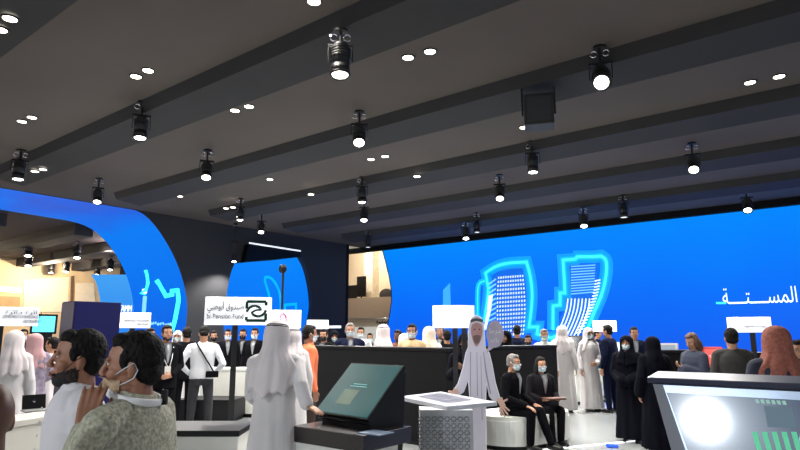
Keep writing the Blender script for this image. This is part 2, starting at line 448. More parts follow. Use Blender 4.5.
wpanel('trim_50', [(-4, 286), (22, 288), (22, 293), (-4, 291)], glow('white_band_glow', (255, 245, 225), 1.1), .08)  # white band on the wood wall, made to glow by itself
wpanel('trim_51', [(-4, 296), (20, 297), (20, 318), (-4, 318)], wood2, .06)
wpanel('trim_52', [(71, 276), (74, 276), (73, 340), (70, 340)], mat('brown_panel_joint', (110, 84, 62), rough=.6), .1)
wpanel('trim_53', [(76, 283), (94, 283), (96, 310), (75, 310)], mat('light_panel', (238, 222, 192), rough=.6, var=.05), .06)
wpanel('trim_54', [(24, 280), (69, 277), (68, 312), (24, 312)], mat('light_panel', (238, 222, 192)), .05)
# second, smaller blue screen deeper inside, with a curved left edge and white letters
IX = -31.0
bp = [onx(*p, IX) for p in smooth_pts([(92, 274.5), (97, 283), (100, 295), (101.5, 307), (101, 322), (97, 336)], 4)]
ins = [(p.y, p.z) for p in bp]+[(bp[-1].y-.2, .02), (bp[0].y+7, .02), (bp[0].y+7, bp[0].z+.5)]
bm = bmesh.new(); slab(bm, ins, IX-.1, IX, 'x')
isn = obj('display_screen', bm, led_mat('far_screen_blue_picture', [(0, (30, 120, 235)), (1, (70, 165, 245))], 'z', 0, 5)); tag(isn, 'pale blue curved screen deep inside the archway above the white letters', 'screen')
m4 = Matrix.Translation(onx(118.5, 308.5, IX+.2)) @ Matrix.Rotation(PI/2, 4, 'Z') @ UP
tag(text('TAMM', .48, m4, glow('white_letter_glow', (245, 248, 255), 1.0), None, name='wall_letters', ext=.03, width=(onx(131.5, 308, IX).y-onx(118.5, 308, IX).y)), 'white raised letters standing above the small department sign', 'letters')
# unseen point lights added to brighten the hall behind the archway
def area(name, loc, sx, sy, e, col=(1, 1, 1), rot=(0, 0, 0)):
    l = bpy.data.lights.new(name, 'AREA'); l.shape = 'RECTANGLE'; l.size = sx; l.size_y = sy; l.energy = e; l.color = col
    o = bpy.data.objects.new(name, l); C.objects.link(o); o.location = loc; o.rotation_euler = rot; return o
def point(name, loc, e, col=(1, 1, 1), r=.15):
    l = bpy.data.lights.new(name, 'POINT'); l.energy = e; l.color = col; l.shadow_soft_size = r
    o = bpy.data.objects.new(name, l); C.objects.link(o); o.location = loc; return o
for yy in (2.0, 8.0, 14.0): point('warm_room_fill', (-35.5, yy, 4.9), 620, (1, .84, .62), .1)
for yy in (6.0, 13.0): point('passage_fill', (-27.5, yy, 5.2), 110, (1, .85, .75), .1)

# ------------------------------------------------------------------ two-storey room in the gap beside the big screen
GY = 32.0
def G(px, py, y=GY): return ony(px, py, y)
gx0 = G(332, 300).x; gx1 = G(420, 300).x
bm = bmesh.new(); box(bm, (gx0-4, GY, 0), (gx1+3, GY+.2, 9.5)); struct(obj('wall_far', bm, cream))
bm = bmesh.new(); box(bm, (gx0-4.2, 23.6, 0), (gx0-4, GY, 9.5)); struct(obj('wall_far_side', bm, cream))
zc = G(360, 266, 27).z
bm = bmesh.new(); box(bm, (-36, LEDY+.6, 8.2), (-8, GY, 8.3)); box(bm, (-36, LEDY+.5, H-.02), (14, LEDY+.6, 8.3)); struct(obj('ceiling_upper', bm, mat('cream_ceiling', (206, 190, 164), rough=.8, var=.03)))
# mezzanine: slab with solid parapet
zt = G(360, 298, 28).z; zb2 = G(360, 318, 28).z
bm = bmesh.new(); box(bm, (-34, 28.0, zb2), (-8, 28.15, zt)); struct(obj('wall_parapet', bm, mat('taupe_parapet', (160, 142, 122), rough=.6, var=.04))); bm = bmesh.new(); box(bm, (-34, 28.16, zb2), (-8, GY-.01, zb2+.25)); struct(obj('floor_upper', bm, _M['taupe_parapet']))
bm = bmesh.new(); a = G(366, 300, 31.5); b = G(374, 300, 31.5); box(bm, (a.x, 31.3, zb2+.25), (b.x, GY, 8.2)); struct(obj('trim_60', bm, mat('pale_column', (235, 226, 208), rough=.6)))
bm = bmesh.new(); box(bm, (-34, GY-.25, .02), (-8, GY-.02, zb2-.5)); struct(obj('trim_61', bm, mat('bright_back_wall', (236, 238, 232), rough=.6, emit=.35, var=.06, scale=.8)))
def tv(px0, px1, py0, py1, y, label):
    a = G(px0, py1, y); b = G(px1, py0, y)
    t = empty('television', ((a.x+b.x)/2, y, zb2+.25)); L = t.location
    bm = bmesh.new(); box(bm, (a.x-L.x, -.04, a.z-L.z), (b.x-L.x, .04, b.z-L.z), bev=.01); obj('panel', bm, black, t)
    bm = bmesh.new(); cyl(bm, (0, 0, .02), (0, 0, a.z-L.z+.05), .06); box(bm, (-.4, -.25, 0), (.4, .25, .04)); obj('stand', bm, black, t)
    tag(t, label, 'television'); return t
tv(347, 357, 285, 300, 29.5, 'black television on a stand on the mezzanine balcony')
tv(357, 366, 276, 297, 30.6, 'taller dark screen panel further back on the mezzanine')
def chair(px, py, y, label):
    p = G(px, py, y); t = empty('lounge_chair', (p.x, y, zb2+.25)); hh = p.z-t.location.z
    bm = bmesh.new(); ell(bm, (0, .05, hh-.35), (.55, .12, .38)); obj('backrest', bm, mat('dark_grey_upholstery', (58, 54, 56), rough=.8), t, True)
    bm = bmesh.new(); box(bm, (-.5, -.6, .38), (.5, .1, .52), bev=.04); obj('seat', bm, _M['dark_grey_upholstery'], t)
    for sx in (-.4, .4):
        for sy in (-.5, .02):
            bm = bmesh.new(); cyl(bm, (sx, sy, 0), (sx, sy, .4), .025, n=10); obj('leg', bm, dark_metal, t)
    tag(t, label, 'chair')
chair(385.5, 289, 29.0, 'rounded dark grey chair behind the mezzanine parapet')
for i, (px, py) in enumerate([(351, 268), (368, 260)]):
    p = onz(px, py, 8.19)
    t = empty('ceiling_downlight', p)
    bm = bmesh.new(); cyl(bm, (0, 0, -.03), (0, 0, 0), .24); obj('lens', bm, down_on, t)
    bm = bmesh.new(); torus(bm, (0, 0, -.02), .26, .03); obj('rim', bm, chrome, t)
    tag(t, ['round downlight over the mezzanine television', 'round downlight over the mezzanine column'][i], 'downlight')
point('mezzanine_fill', (-27, 29.5, 7.2), 480, (1, .9, .74), .1)  # unseen point lights added to brighten the two-storey room
point('mezzanine_fill', (-24, 26, 6.6), 380, (1, .9, .74), .1)
point('lower_room_fill', (-25, 30, 2.6), 160, (1, .97, .9), .1)
# scribbled dark lettering on the bright lower wall
bm = bmesh.new(); RIBN = Vector((0, -1, 0))
for k in range(5): ribbon(bm, [G(376+k*2.5, 323, 31.7), G(377.5+k*2.5, 321+(k % 2), 31.7), G(378+k*2.5, 324, 31.7)], .08)
tag(obj('wall_lettering', bm, ink), 'small dark handwritten style lettering on the bright wall below the parapet', 'lettering')

# ------------------------------------------------------------------ ceiling lamps
def spot_light(parent, loc, e, aim, size=1.1, col=(1, .97, .92)):
    l = bpy.data.lights.new('lamp', 'SPOT'); l.energy = e; l.spot_size = size; l.spot_blend = .6; l.color = col; l.shadow_soft_size = .07
    o = bpy.data.objects.new('lamp', l); C.objects.link(o); o.location = loc
    o.rotation_euler = Vector(aim).to_track_quat('-Z', 'Y').to_euler(); o.parent = parent
def make_spot():
    """stage spotlight hanging from two chrome clamps: origin at the ceiling"""
    me = {}
    bm = bmesh.new(); cyl(bm, (0, 0, -.02), (0, 0, 0), .10); box(bm, (-.16, -.03, -.10), (.16, .03, -.06))
    for s in (-1, 1): torus(bm, (s*.10, 0, -.13), .045, .012, n=16, k=6, mtx=None)
    me['clamp'] = bm
    bm2 = bmesh.new(); box(bm2, (-.17, -.02, -.2), (.17, .02, -.17)); box(bm2, (-.17, -.02, -.46), (-.155, .02, -.17)); box(bm2, (.155, -.02, -.46), (.17, .02, -.17)); cyl(bm2, (0, 0, -.18), (0, 0, -.02), .02)
    me['yoke'] = bm2
    return me
def mesh_of(bm):
    m = bpy.data.meshes.new('m'); bmesh.ops.recalc_face_normals(bm, faces=bm.faces); bm.to_mesh(m); bm.free(); return m
bm = bmesh.new()
for s in (-1, 1): torus(bm, (0, s*.10, 0), .05, .013, mtx=Matrix.Rotation(PI/2, 4, 'Z') @ Matrix.Rotation(0, 4, 'X'), n=16, k=6, arc=5.0)
CL = bmesh.new()
for s in (-1, 1): torus(CL, (s*.10, 0, 0), .055, .014, mtx=Matrix.Translation((0, 0, -.12)) @ Matrix.Translation((s*.10, 0, 0)) @ Matrix.Rotation(PI/2, 4, 'X') @ Matrix.Translation((-s*.10, 0, 0)), n=16, k=6, arc=5.4)
bm.free(); ME_CL = mesh_of(CL)
bm = bmesh.new(); cyl(bm, (0, 0, -.03), (0, 0, 0), .11); cyl(bm, (0, 0, -.24), (0, 0, 0), .025); box(bm, (-.19, -.025, -.27), (.19, .025, -.23)); box(bm, (-.19, -.025, -.5), (-.175, .025, -.25)); box(bm, (.175, -.025, -.5), (.19, .025, -.25)); ME_YK = mesh_of(bm)
bm = bmesh.new()       # housing along -z, pivot at origin
cyl(bm, (0, 0, .19), (0, 0, .26), .09, .11); cyl(bm, (0, 0, -.1), (0, 0, .19), .145, .125)
for k in range(4): cyl(bm, (0, 0, .02+k*.045), (0, 0, .035+k*.045), .155)
cyl(bm, (0, 0, -.25), (0, 0, -.1), .155, .14); torus(bm, (0, 0, -.255), .142, .020); cyl(bm, (0, 0, .255), (0, 0, .29), .06, .05)
ME_HS = mesh_of(bm)
bm = bmesh.new(); ell(bm, (0, 0, -.248), (.118, .118, .016)); ME_LN = mesh_of(bm)
for me in (ME_CL, ME_HS, ME_LN):
    for p in me.polygons: p.use_smooth = True
def cam_dir(p): return (Vector((0, 0, EYE))-Vector(p)).normalized()
# pixel of the lens, tilt of the head towards the visitor, brightness, size, description
SP = [((340, 75), .12, 1, 1.05, 'black spotlight with chrome clamps hanging beside the near dark beam, lens pointing down'),
      ((140, 138), .15, 1, 1.0, 'black spotlight hanging under the first dark beam on the left'),
      ((602, 91), .85, 1, 1.05, 'largest bright spotlight facing the visitor above the right half of the hall'),
      ((359, 146), .6, 1, 1.0, 'bright spotlight between the two middle beams in line above the black kiosk'),
      ((694, 173), .7, 1, 1.0, 'bright spotlight facing forward above the white sign post at the right'),
      ((18, 179), .1, 1, 1.1, 'black spotlight hanging just above the left end of the blue archway'),
      ((97, 203), .45, 1, .95, 'small black spotlight overlapping the top of the blue archway'),
      ((206, 179), .45, 1, 1.0, 'tilted bright spotlight in front of the dark facade right of the archway'),
      ((533, 172), .1, 1, 1.0, 'dark spotlight with a faint downward lens below the square loudspeaker'),
      ((500, 200), .5, 1, 1.0, 'bright spotlight above the left glowing tower'),
      ((466, 239), .4, 1, 1.0, 'small bright spotlight just over the top edge of the big screen left of the towers'),
      ((748, 212), .6, 1, 1.05, 'bright spotlight just over the top edge of the big screen at the right'),
      ((584, 227), .45, 1, 1.0, 'bright spotlight directly above the right glowing tower'),
      ((624, 217), .1, 0, 1.0, 'unlit looking spotlight between the right tower and the right end of the screen'),
      ((240, 220), .15, 1, .9, 'spotlight high on the dark facade between archway and second opening'),
      ((261, 233), .5, 1, .95, 'tilted spotlight right above the canopy edge'),
      ((362, 202), .1, 1, 1.0, 'upper one of two spotlights hanging one behind the other over the two-storey room'),
      ((364, 221), .4, 1, 1.0, 'lower one of two spotlights hanging one behind the other over the two-storey room'),
      ((368, 247), .1, 0, 1.0, 'dark spotlight against the top of the two-storey room'),
      ((234, 262), .4, 1, .8, 'small spotlight at the upper left corner of the second blue opening'),
      ((477, 232), .1, 0, .9, 'dim thin spotlight beside the spotlight over the screen edge')]
def place_spot(p, tilt, on, s, label, aimdir=None, e=None, ceil=H):
    hp = Vector(p)
    t = empty('spotlight', (hp.x, hp.y, ceil), 0)
    drop = ceil-hp.z; piv = -drop+.24*s
    rz = math.atan2(hp.x, -hp.y) if aimdir is None else aimdir
    t.rotation_euler = (0, 0, rz+PI)
    for nm, me, m in (('clamp', ME_CL, chrome), ('yoke', ME_YK, dark_metal)):
        o = link(nm, me, m, t); k = (-piv+.0)/.5 if nm == 'yoke' else 1; o.scale = (s, s, max(.3, (-piv)/.46) if nm == 'yoke' else s)
    hs = link('housing', ME_HS, dark_metal, t); hs.location = (0, 0, piv); hs.scale = (s, s, s); hs.rotation_euler = (-tilt, 0, 0)
    ln = link('lens', ME_LN, lens_on if on else lens_dim, hs)
    tag(t, label, 'spotlight', 'stage spotlights hanging from the ceiling')
    if on:
        s_ = s; l = bpy.data.lights.new('lamp', 'SPOT'); l.energy = e or 1100; l.spot_size = 2.3; l.spot_blend = .6; l.color = (1, .97, .93); l.shadow_soft_size = .1
        lo = bpy.data.objects.new('lamp', l); C.objects.link(lo); lo.parent = hs; lo.location = (0, 0, -.29)
        lo.rotation_euler = (tilt*.6, 0, 0)
    return t
for (px, py), tilt, on, s, lab in SP:
    p = onz(px, py, 5.28)
    if p.y > LEDY-.5: p = ony(px, py, LEDY-.9)
    if p.x < FX+.3 and py < 300: p = onx(px, py, FX+.6)
    p.z = min(p.z, 5.45)
    inb = p.y < LEDY-1 and p.x > FX+2 and (p.y-2.1) % 3.42 < .9
    if inb: p = onz(px, py, 5.08)
    place_spot(p, tilt, on, s*.86, lab, ceil=H-.27 if inb else H)
for (px, py), lab in [((28, 256), 'spotlight inside the archway over the wood panelled wall, upper of the pair at the left'), ((28, 266), 'spotlight inside the archway, lower of the pair at the left'), ((77, 258), 'spotlight inside the archway in front of the grey ceiling bars'),
                 ((110, 270), 'spotlight inside the archway beside the inner blue screen'), ((51, 273), 'dark spotlight inside the archway low over the wood panelling'), ((97, 275), 'faint spotlight at the top corner of the inner blue screen'), ((66, 272), 'small spotlight deep inside the archway above the joint of the wood panels')]:
    p = onz(px, py, 5.0)
    if p.x < WX+1: p = onx(px, py, WX+1.2)
    place_spot(p, .3, 0 if 'dark' in lab else 1, 1.15, lab, e=60, ceil=5.75)
# recessed downlights
bm = bmesh.new(); torus(bm, (0, 0, 0), .098, .015, n=28); ME_RIM = mesh_of(bm)
bm = bmesh.new(); cyl(bm, (0, 0, -.012), (0, 0, .0), .084, n=28); ME_DL = mesh_of(bm)
for p in ME_RIM.polygons: p.use_smooth = True
DL = [((10, 18), 'upper left corner of the picture, upper of its pair'), ((0, 29), 'upper left corner of the picture, lower of its pair'),
      ((136, 76), 'left panel before the first beam, lower one of the close pair'), ((148, 70), 'left panel before the first beam, upper one of the close pair'),
      ((22, 121), 'far left panel, left one of the close pair'), ((32, 117), 'far left panel, right one of the close pair'),
      ((235, 110), 'panel between first and second beam, left one of its pair'), ((249, 106), 'panel between first and second beam, right one of its pair'),
      ((120, 146), 'next to the second left spotlight, left one of its pair'), ((130, 143), 'next to the second left spotlight, right one of its pair'),
      ((35, 171), 'beside the leftmost spotlight, left one of its pair'), ((43, 169), 'beside the leftmost spotlight, right one of its pair'),
      ((314, 1), 'at the top edge of the picture above the nearest spotlight'), ((408, 57), 'middle of the ceiling, left one of the large pair'), ((430, 51), 'middle of the ceiling, right one of the large pair'),
      ((371, 159), 'just under the middle bright spotlight, left one of its pair'), ((385, 156), 'just under the middle bright spotlight, right one of its pair'),
      ((417, 176), 'right of the two stacked spotlights, left one of its pair'), ((431, 177), 'right of the two stacked spotlights, right one of its pair'),
      ((270, 179), 'alone between the facade spotlight and the stacked spotlights, nearer one'), ((311, 194), 'alone left of the stacked spotlights, farther one'),
      ((180, 196), 'alone above the right shoulder of the archway'), ((226, 208), 'above the dark facade, left one of its pair'), ((233, 207), 'above the dark facade, right one of its pair'),
      ((563, 150), 'right of the square loudspeaker, left one of its pair'), ((581, 147), 'right of the square loudspeaker, right one of its pair'),
      ((750, 82), 'right part of the ceiling, left one of the wide pair'), ((779, 76), 'right part of the ceiling, right one of the wide pair'), ((767, 115), 'alone under the wide pair at the right'),
      ((524, 127), 'lamp at the lower left of the square loudspeaker')]
for (px, py), lab in DL:
    z = H
    p = onz(px, py, z)
    k = (p.y-2.1) % 3.42
    if k < .95 or k > 3.3: z = H-.27; p = onz(px, py, z)
    if p.x < FX+.2: p = onx(px, py, FX+.3); p.z = H
    t = empty('ceiling_downlight', (p.x, p.y, z-.005))
    link('rim', ME_RIM, dark_metal, t); link('lens', ME_DL, down_on, t)
    tag(t, 'recessed round downlight '+lab, 'downlight', 'recessed downlights in the dark ceiling')
    l = bpy.data.lights.new('lamp', 'SPOT'); l.energy = 230; l.spot_size = 2.2; l.spot_blend = .9; l.color = (1, .93, .82); l.shadow_soft_size = .08
    lo = bpy.data.objects.new('lamp', l); C.objects.link(lo); lo.parent = t; lo.location = (0, 0, -.06)
# square loudspeaker box under the ceiling
p = onz(540, 107, 5.45); t = empty('ceiling_speaker', (p.x, p.y, H-.2), az(540))
bm = bmesh.new(); box(bm, (-.27, -.2, -.72), (.22, .2, -.18), bev=.02); obj('cabinet', bm, mat('speaker_black', (30, 31, 33), rough=.6), t)
bm = bmesh.new(); box(bm, (-.22, -.215, -.66), (.17, -.2, -.24)); obj('grille', bm, mat('speaker_grille', (44, 46, 48), rough=.7, bump=.5, scale=60), t)
bm = bmesh.new(); box(bm, (-.31, -.03, -.5), (-.28, .03, .02)); box(bm, (.23, -.03, -.5), (.26, .03, .02)); box(bm, (-.31, -.03, 0), (.26, .03, .2)); obj('bracket', bm, dark_metal, t)
tag(t, 'square black loudspeaker hung in a bracket from the ceiling right of centre', 'loudspeaker')

# world: faint neutral fill from the unseen rest of the hall
w = bpy.data.worlds.new('world'); sc.world = w; w.use_nodes = True
w.node_tree.nodes['Background'].inputs[0].default_value = (.92, .95, 1, 1); w.node_tree.nodes['Background'].inputs[1].default_value = 1.2

# ------------------------------------------------------------------ people
SKIN = {'a': mat('warm_brown_skin', (150, 104, 80), rough=.55, var=.06, scale=9), 'b': mat('tan_skin', (178, 130, 102), rough=.55, var=.06, scale=9),
        'c': mat('deep_brown_skin', (98, 64, 48), rough=.5, var=.06, scale=9)}
hair_m = mat('black_hair', (16, 13, 12), rough=.7, spec=.2, var=.4, scale=60, bump=.8)
beard_m = mat('dark_beard', (40, 30, 26), rough=.8, var=.4, scale=90, bump=.6)
hair_grey = mat('grey_hair', (120, 116, 112), rough=.7, var=.25, scale=60, bump=.8)
hair_brown = mat('brown_hair', (92, 62, 44), rough=.6, var=.3, scale=50, bump=.8)
kand = mat('white_robe_cotton', (206, 202, 203), rough=.85, var=.03, scale=3, bump=.15)
ghut = mat('white_headcloth_cotton', (212, 204, 205), rough=.9, var=.03, scale=5, bump=.15)
agal_m = mat('black_cord', (14, 14, 15), rough=.8)
abaya_m = mat('black_abaya_cloth', (9, 10, 19), rough=.9, spec=.08, var=.15, bump=.1)
suit_m = mat('black_suit_wool', (12, 12, 17), rough=.9, spec=.08)
navy_m = mat('navy_suit_wool', (16, 22, 46), rough=.9, spec=.1)
shirt_w = mat('white_shirt_cotton', (205, 208, 214), rough=.85, var=.03, bump=.1)
mask_m = mat('pale_face_mask', (206, 222, 228), rough=.8, var=.03)
maskd_m = mat('black_face_mask', (26, 26, 30), rough=.8)
shoe_m = mat('black_leather', (16, 15, 15), rough=.35)
eye_m = mat('dark_eye', (18, 12, 10), rough=.2)
eyew_m = mat('eye_white', (215, 210, 205), rough=.3)
lip_m = mat('lip_skin', (140, 84, 74), rough=.5)
lany_m = mat('lanyard_white', (235, 235, 235), rough=.6)

def hand(bm, wrist, fdir, pdir, curl=.5, s=1.0, side=1, fr=.0088):
    """palm, four unequal bent fingers and a thumb leaving the side of the palm; fdir along the fingers, pdir out of the palm"""
    f = Vector(fdir).normalized(); p = Vector(pdir); p = (p-f*p.dot(f)).normalized(); x = f.cross(p).normalized()*side
    w = Vector(wrist)
    def Q(a, b, c): return w+(x*a+f*b+p*c)*s
    for k in range(4):      # palm as four metacarpal rays that fuse
        a = -.030+.020*k
        capsule(bm, Q(a*.7, .005, 0), Q(a, .085, 0), .015*s, .0125*s, 1)
    for k, L in enumerate((.062, .078, .084, .074)):
        a = -.031+.0205*k; b0 = Q(a, .088, 0)
        c1 = curl*.8; c2 = curl*1.9; c3 = curl*2.6
        d1 = f*math.cos(c1)+p*math.sin(c1); d2 = f*math.cos(c2)+p*math.sin(c2); d3 = f*math.cos(c3)+p*math.sin(c3)
        spread = x*(k-1.5)*.05
        b1 = b0+(d1+spread)*L*.45*s; b2 = b1+(d2+spread)*L*.32*s; b3 = b2+(d3+spread)*L*.25*s
        capsule(bm, b0, b1, (fr+.0008)*s, fr*s, 1); capsule(bm, b1, b2, fr*s, fr*.92*s, 1); capsule(bm, b2, b3, fr*.92*s, fr*.8*s, 1)
    t0 = Q(.026, .025, .006); t1 = Q(.052, .055, .018); t2 = Q(.060, .085, .028+.02*curl); t3 = Q(.058, .105, .034+.03*curl)
    capsule(bm, t0, t1, .014*s, .011*s, 1); capsule(bm, t1, t2, .011*s, .0095*s, 1); capsule(bm, t2, t3, .0095*s, .008*s, 1)

def face_prims(bm, M, hi):
    ell(bm, (0, -.004, .022), (.076, .097, .098), M)
    ell(bm, (0, .022, -.045), (.060, .066, .070), M); ell(bm, (0, .058, -.098), (.028, .026, .022), M)
    for s in (-1, 1):
        ell(bm, (s*.040, .058, -.030), (.026, .028, .026), M); ell(bm, (s*.046, .02, -.080), (.018, .038, .026), M)
        ell(bm, (s*.030, .083, .022), (.026, .012, .009), M)           # brow
        ell(bm, (s*.077, -.008, -.016), (.010, .018, .030), M @ Matrix.Translation((s*.077, -.008, -.016)) @ Matrix.Rotation(-s*.3, 4, 'Z') @ Matrix.Translation((-s*.077, .008, .016)))
        ell(bm, (s*.078, .0, -.040), (.007, .009, .010), M)
        ell(bm, (s*.012, .101, -.037), (.009, .010, .008), M)
    a = M @ Vector((0, .092, .014)); b = M @ Vector((0, .110, -.030))
    capsule(bm, a, b, .0085, .0125, 2); ell(bm, (0, .090, -.070), (.026, .012, .014), M)

def head_shell(M, infl, keep, vox=.005, disp=None):
    """thin shell that hugs the face: the face form grown by infl and trimmed to a region"""
    bm = bmesh.new(); k = infl; I = Matrix.Identity(4)
    ell(bm, (0, -.004, .022), (.076+k, .097+k, .098+k), I); ell(bm, (0, .022, -.045), (.060+k, .066+k, .070+k), I); ell(bm, (0, .058, -.098), (.028+k, .026+k, .022+k), I)
    for s in (-1, 1):
        ell(bm, (s*.040, .058, -.030), (.026+k, .028+k, .026+k), I); ell(bm, (s*.046, .02, -.080), (.018+k, .038+k, .026+k), I)
    capsule(bm, (0, .092, .014), (0, .110, -.030), .0085+k, .0125+k, 2); ell(bm, (0, .090, -.070), (.026+k, .012+k, .014+k), I)
    me = remesh(bm, vox, 2, disp); bm = bmesh.new(); bm.from_mesh(me); bpy.data.meshes.remove(me)
    bmesh.ops.delete(bm, geom=[v for v in bm.verts if not keep(v.co)], context='VERTS')
    bm.transform(M); return bm
def headcloth(M, open_deg, fall_back, fall_front, fold=.03, wide=1.0, n=56, rows=22, closed_chin=False, seed=0, shoulder=1.0):
    """one thin draped sheet around the head and shoulders with an opening for the face"""
    bm = bmesh.new(); grid = []
    prof = [(.134, .003), (.132, .020), (.126, .042), (.114, .064), (.098, .081), (.078, .094), (.05, .102), (.0, .107), (-.05, .106), (-.10, .108), (-.15, .128), (-.20, .165), (-.25, .195*shoulder), (-.33, .212*shoulder), (-.50, .205*shoulder), (-.8, .21*shoulder)]
    def rad(z):
        for (z0, r0), (z1, r1) in zip(prof, prof[1:]):
            if z <= z0 and z >= z1: return r0+(r1-r0)*(z0-z)/(z0-z1)
        return prof[-1][1]
    for i in range(rows+1):
        row = []
        for j in range(n+1):
            u = j/n; th = 2*PI*u       # 0 = front
            back = .5-.5*math.cos(th)
            fall = fall_front+(fall_back-fall_front)*back+.022*math.sin(5*th+seed)+.012*math.sin(11*th+seed)
            t = i/rows; z = .134-(t**1.45)*(.134+fall)
            o = math.radians(open_deg)*max(0, min(1, (.062-z)/.05))
            if closed_chin and z < -.07: o *= max(.06, min(1, (z+.135)/.065))
            a = o+(2*PI-2*o)*u
            r = rad(z)*wide; ry = r*(1.12 if z > -.12 else (1.12-.42*min(1, (-.12-z)/.13)))
            w_ = max(0, min(1, (.03-z)/.25))
            f = 1+fold*w_*(math.sin(9*a+seed)+.6*math.sin(15*a+seed*2+z*6))
            fy = 1+.05*w_
            row.append(bm.verts.new(M @ Vector((math.sin(a)*r*f, math.cos(a)*ry*f*fy-.006, z))))
        grid.append(row)
    for A, B in zip(grid, grid[1:]):
        for j in range(n): bm.faces.new((A[j], A[j+1], B[j+1], B[j]))
    bmesh.ops.remove_doubles(bm, verts=bm.verts, dist=.0004)
    bmesh.ops.recalc_face_normals(bm, faces=bm.faces)
    bmesh.ops.solidify(bm, geom=bm.faces[:], thickness=-.006)
    return bm

ARMS = {  # elbow, wrist, finger direction, palm direction for the right (+x) side, mirrored for the left
    'hang': ((.235, -.03, 1.13), (.25, .04, .88), (0, .12, -1), (-1, 0, 0)),
    'fold': ((.24, -.02, 1.13), (.06, .20, 1.00), (-1, .1, -.2), (0, -1, 0)),
    'phone': ((.22, .03, 1.13), (.10, .29, 1.20), (-.3, .6, .6), (0, -.5, .7)),
    'hip': ((.33, -.10, 1.14), (.20, .06, .98), (-.5, .6, -.5), (-1, 0, 0)),
    'point': ((.26, .22, 1.30), (.28, .47, 1.36), (.05, 1, .05), (-1, 0, 0)),
    'low': ((.25, .06, 1.13), (.25, .27, .98), (0, 1, -.25), (0, 0, -1)),
}
def person(loc, rz, h, label, outfit='suit', skin='b', top=None, bottom=None, arms=('hang', 'hang'), head=(0, 0), hair=None, mask=None,
           lod=1, seated=False, neck=0.0, headwear=None, hw_mat=None, group=None, eyes=True, extras=None, legs=None, lean=0.0, beard=False, cat='person', stance=.0, build=1.0):
    s = h/(1.75-neck); vox = {0: .0055, 1: .010, 2: .014}[lod]
    dz = -.405 if seated else 0.0
    HC = Vector((0, .012+lean*.7, 1.625+dz-neck)); HM = Matrix.Translation(HC) @ Matrix.Rotation(head[0], 4, 'Z') @ Matrix.Rotation(head[1], 4, 'X')
    def yl(z): return lean*max(0, (z-dz-.95))
    Z = lambda z: z+dz
    def armpts(side, key):
        a = ARMS[key] if isinstance(key, str) else key
        mx = lambda v: Vector((v[0]*side, v[1], v[2]))
        sh = Vector((.178*side*build, yl(Z(1.40)), Z(1.395)))
        if isinstance(key, str):
            e, w = mx(a[0]), mx(a[1]); e.z += dz; w.z += dz; e.y += yl(e.z)*.8; w.y += yl(w.z)*.4
        else: e, w = Vector(a[0]), Vector(a[1])
        f = mx(a[2]) if isinstance(key, str) else Vector(a[2]); p = mx(a[3]) if isinstance(key, str) else Vector(a[3])
        return sh, e, w, f, p, (a[4] if len(a) > 4 else .35)
    AP = [armpts(1, arms[0]), armpts(-1, arms[1])]
    if legs is None:
        legs = [((.095, 0, .9), (.10+stance, .02, .48), (.10+stance*1.6, -.01, .075), (0, 1, 0)), ((-.095, 0, .9), (-.10-stance, .02, .48), (-.10-stance*1.6, -.01, .075), (0, 1, 0))]
    # body: one continuous surface
    bm = bmesh.new(); face_prims(bm, HM, lod == 0)
    neck0 = Vector((0, yl(Z(1.42))-.012, Z(1.42)))
    capsule(bm, neck0, HM @ Vector((0, -.018, -.055)), .062, .056)
    loft(bm, [(Z(z), 0, yl(Z(z)), rx*build, ry) for z, rx, ry in [(.86, .15, .10), (.95, .158, .108), (1.08, .142, .10), (1.2, .155, .108), (1.32, .165, .112), (1.40, .15, .095), (1.45, .09, .07)]], n=24)
    for sx in (-1, 1): capsule(bm, neck0+Vector((sx*.02, 0, .015)), Vector((sx*.14*build, yl(Z(1.41)), Z(1.41))), .052, .045)
    for i, (sh, e, w_, f, p, cu) in enumerate(AP):
        capsule(bm, sh, e, .052, .042); capsule(bm, e, w_, .043, .028)
        hand(bm, w_, f, p, cu, 1.0, side=(1 if i == 0 else -1), fr=.0088 if lod == 0 else .010)
    for hp, kn, an, ft in legs:
        capsule(bm, hp, kn, .082, .058); capsule(bm, kn, an, .056, .04); fd = Vector(ft)
        capsule(bm, Vector(an)+fd*-.02-Vector((0, 0, .03)), Vector(an)+fd*.13-Vector((0, 0, .045)), .035, .026)
    me = remesh(bm, vox, 3 if lod else 4)
    root = link('person', me, SKIN[skin]); root.location = loc; root.rotation_euler = (0, 0, rz); root.scale = (s, s, s)
    tag(root, label, cat, group)
    def part(name, bm, m, remsh=True, sm=3, disp=None, v=None):
        if remsh: o = link(name, remesh(bm, v or vox, sm, disp), m, root)
        else: o = obj(name, bm, m, root, True)
        return o
    def wr(co, amp=.006, sc_=5.0):
        q = Vector((co.x*sc_*1.4, co.y*sc_*1.4, co.z*sc_*.7+h*7)); return amp*(noise.noise(q)+.6*noise.noise(q*2.3))
    long_robe = outfit in ('kandura', 'abaya')
    tm = top or {'kandura': kand, 'abaya': abaya_m, 'suit': suit_m, 'shirt': shirt_w}.get(outfit, shirt_w)
    # upper garment
    bm = bmesh.new(); g = {'kandura': .022, 'abaya': .028, 'suit': .026, 'shirt': .013}[outfit]
    tz = [(.95, .160, .110), (1.08, .148, .106), (1.2, .162, .112), (1.32, .172, .114), (1.395, .162, .100), (1.44, .105, .078), (1.475, .058, .056)]
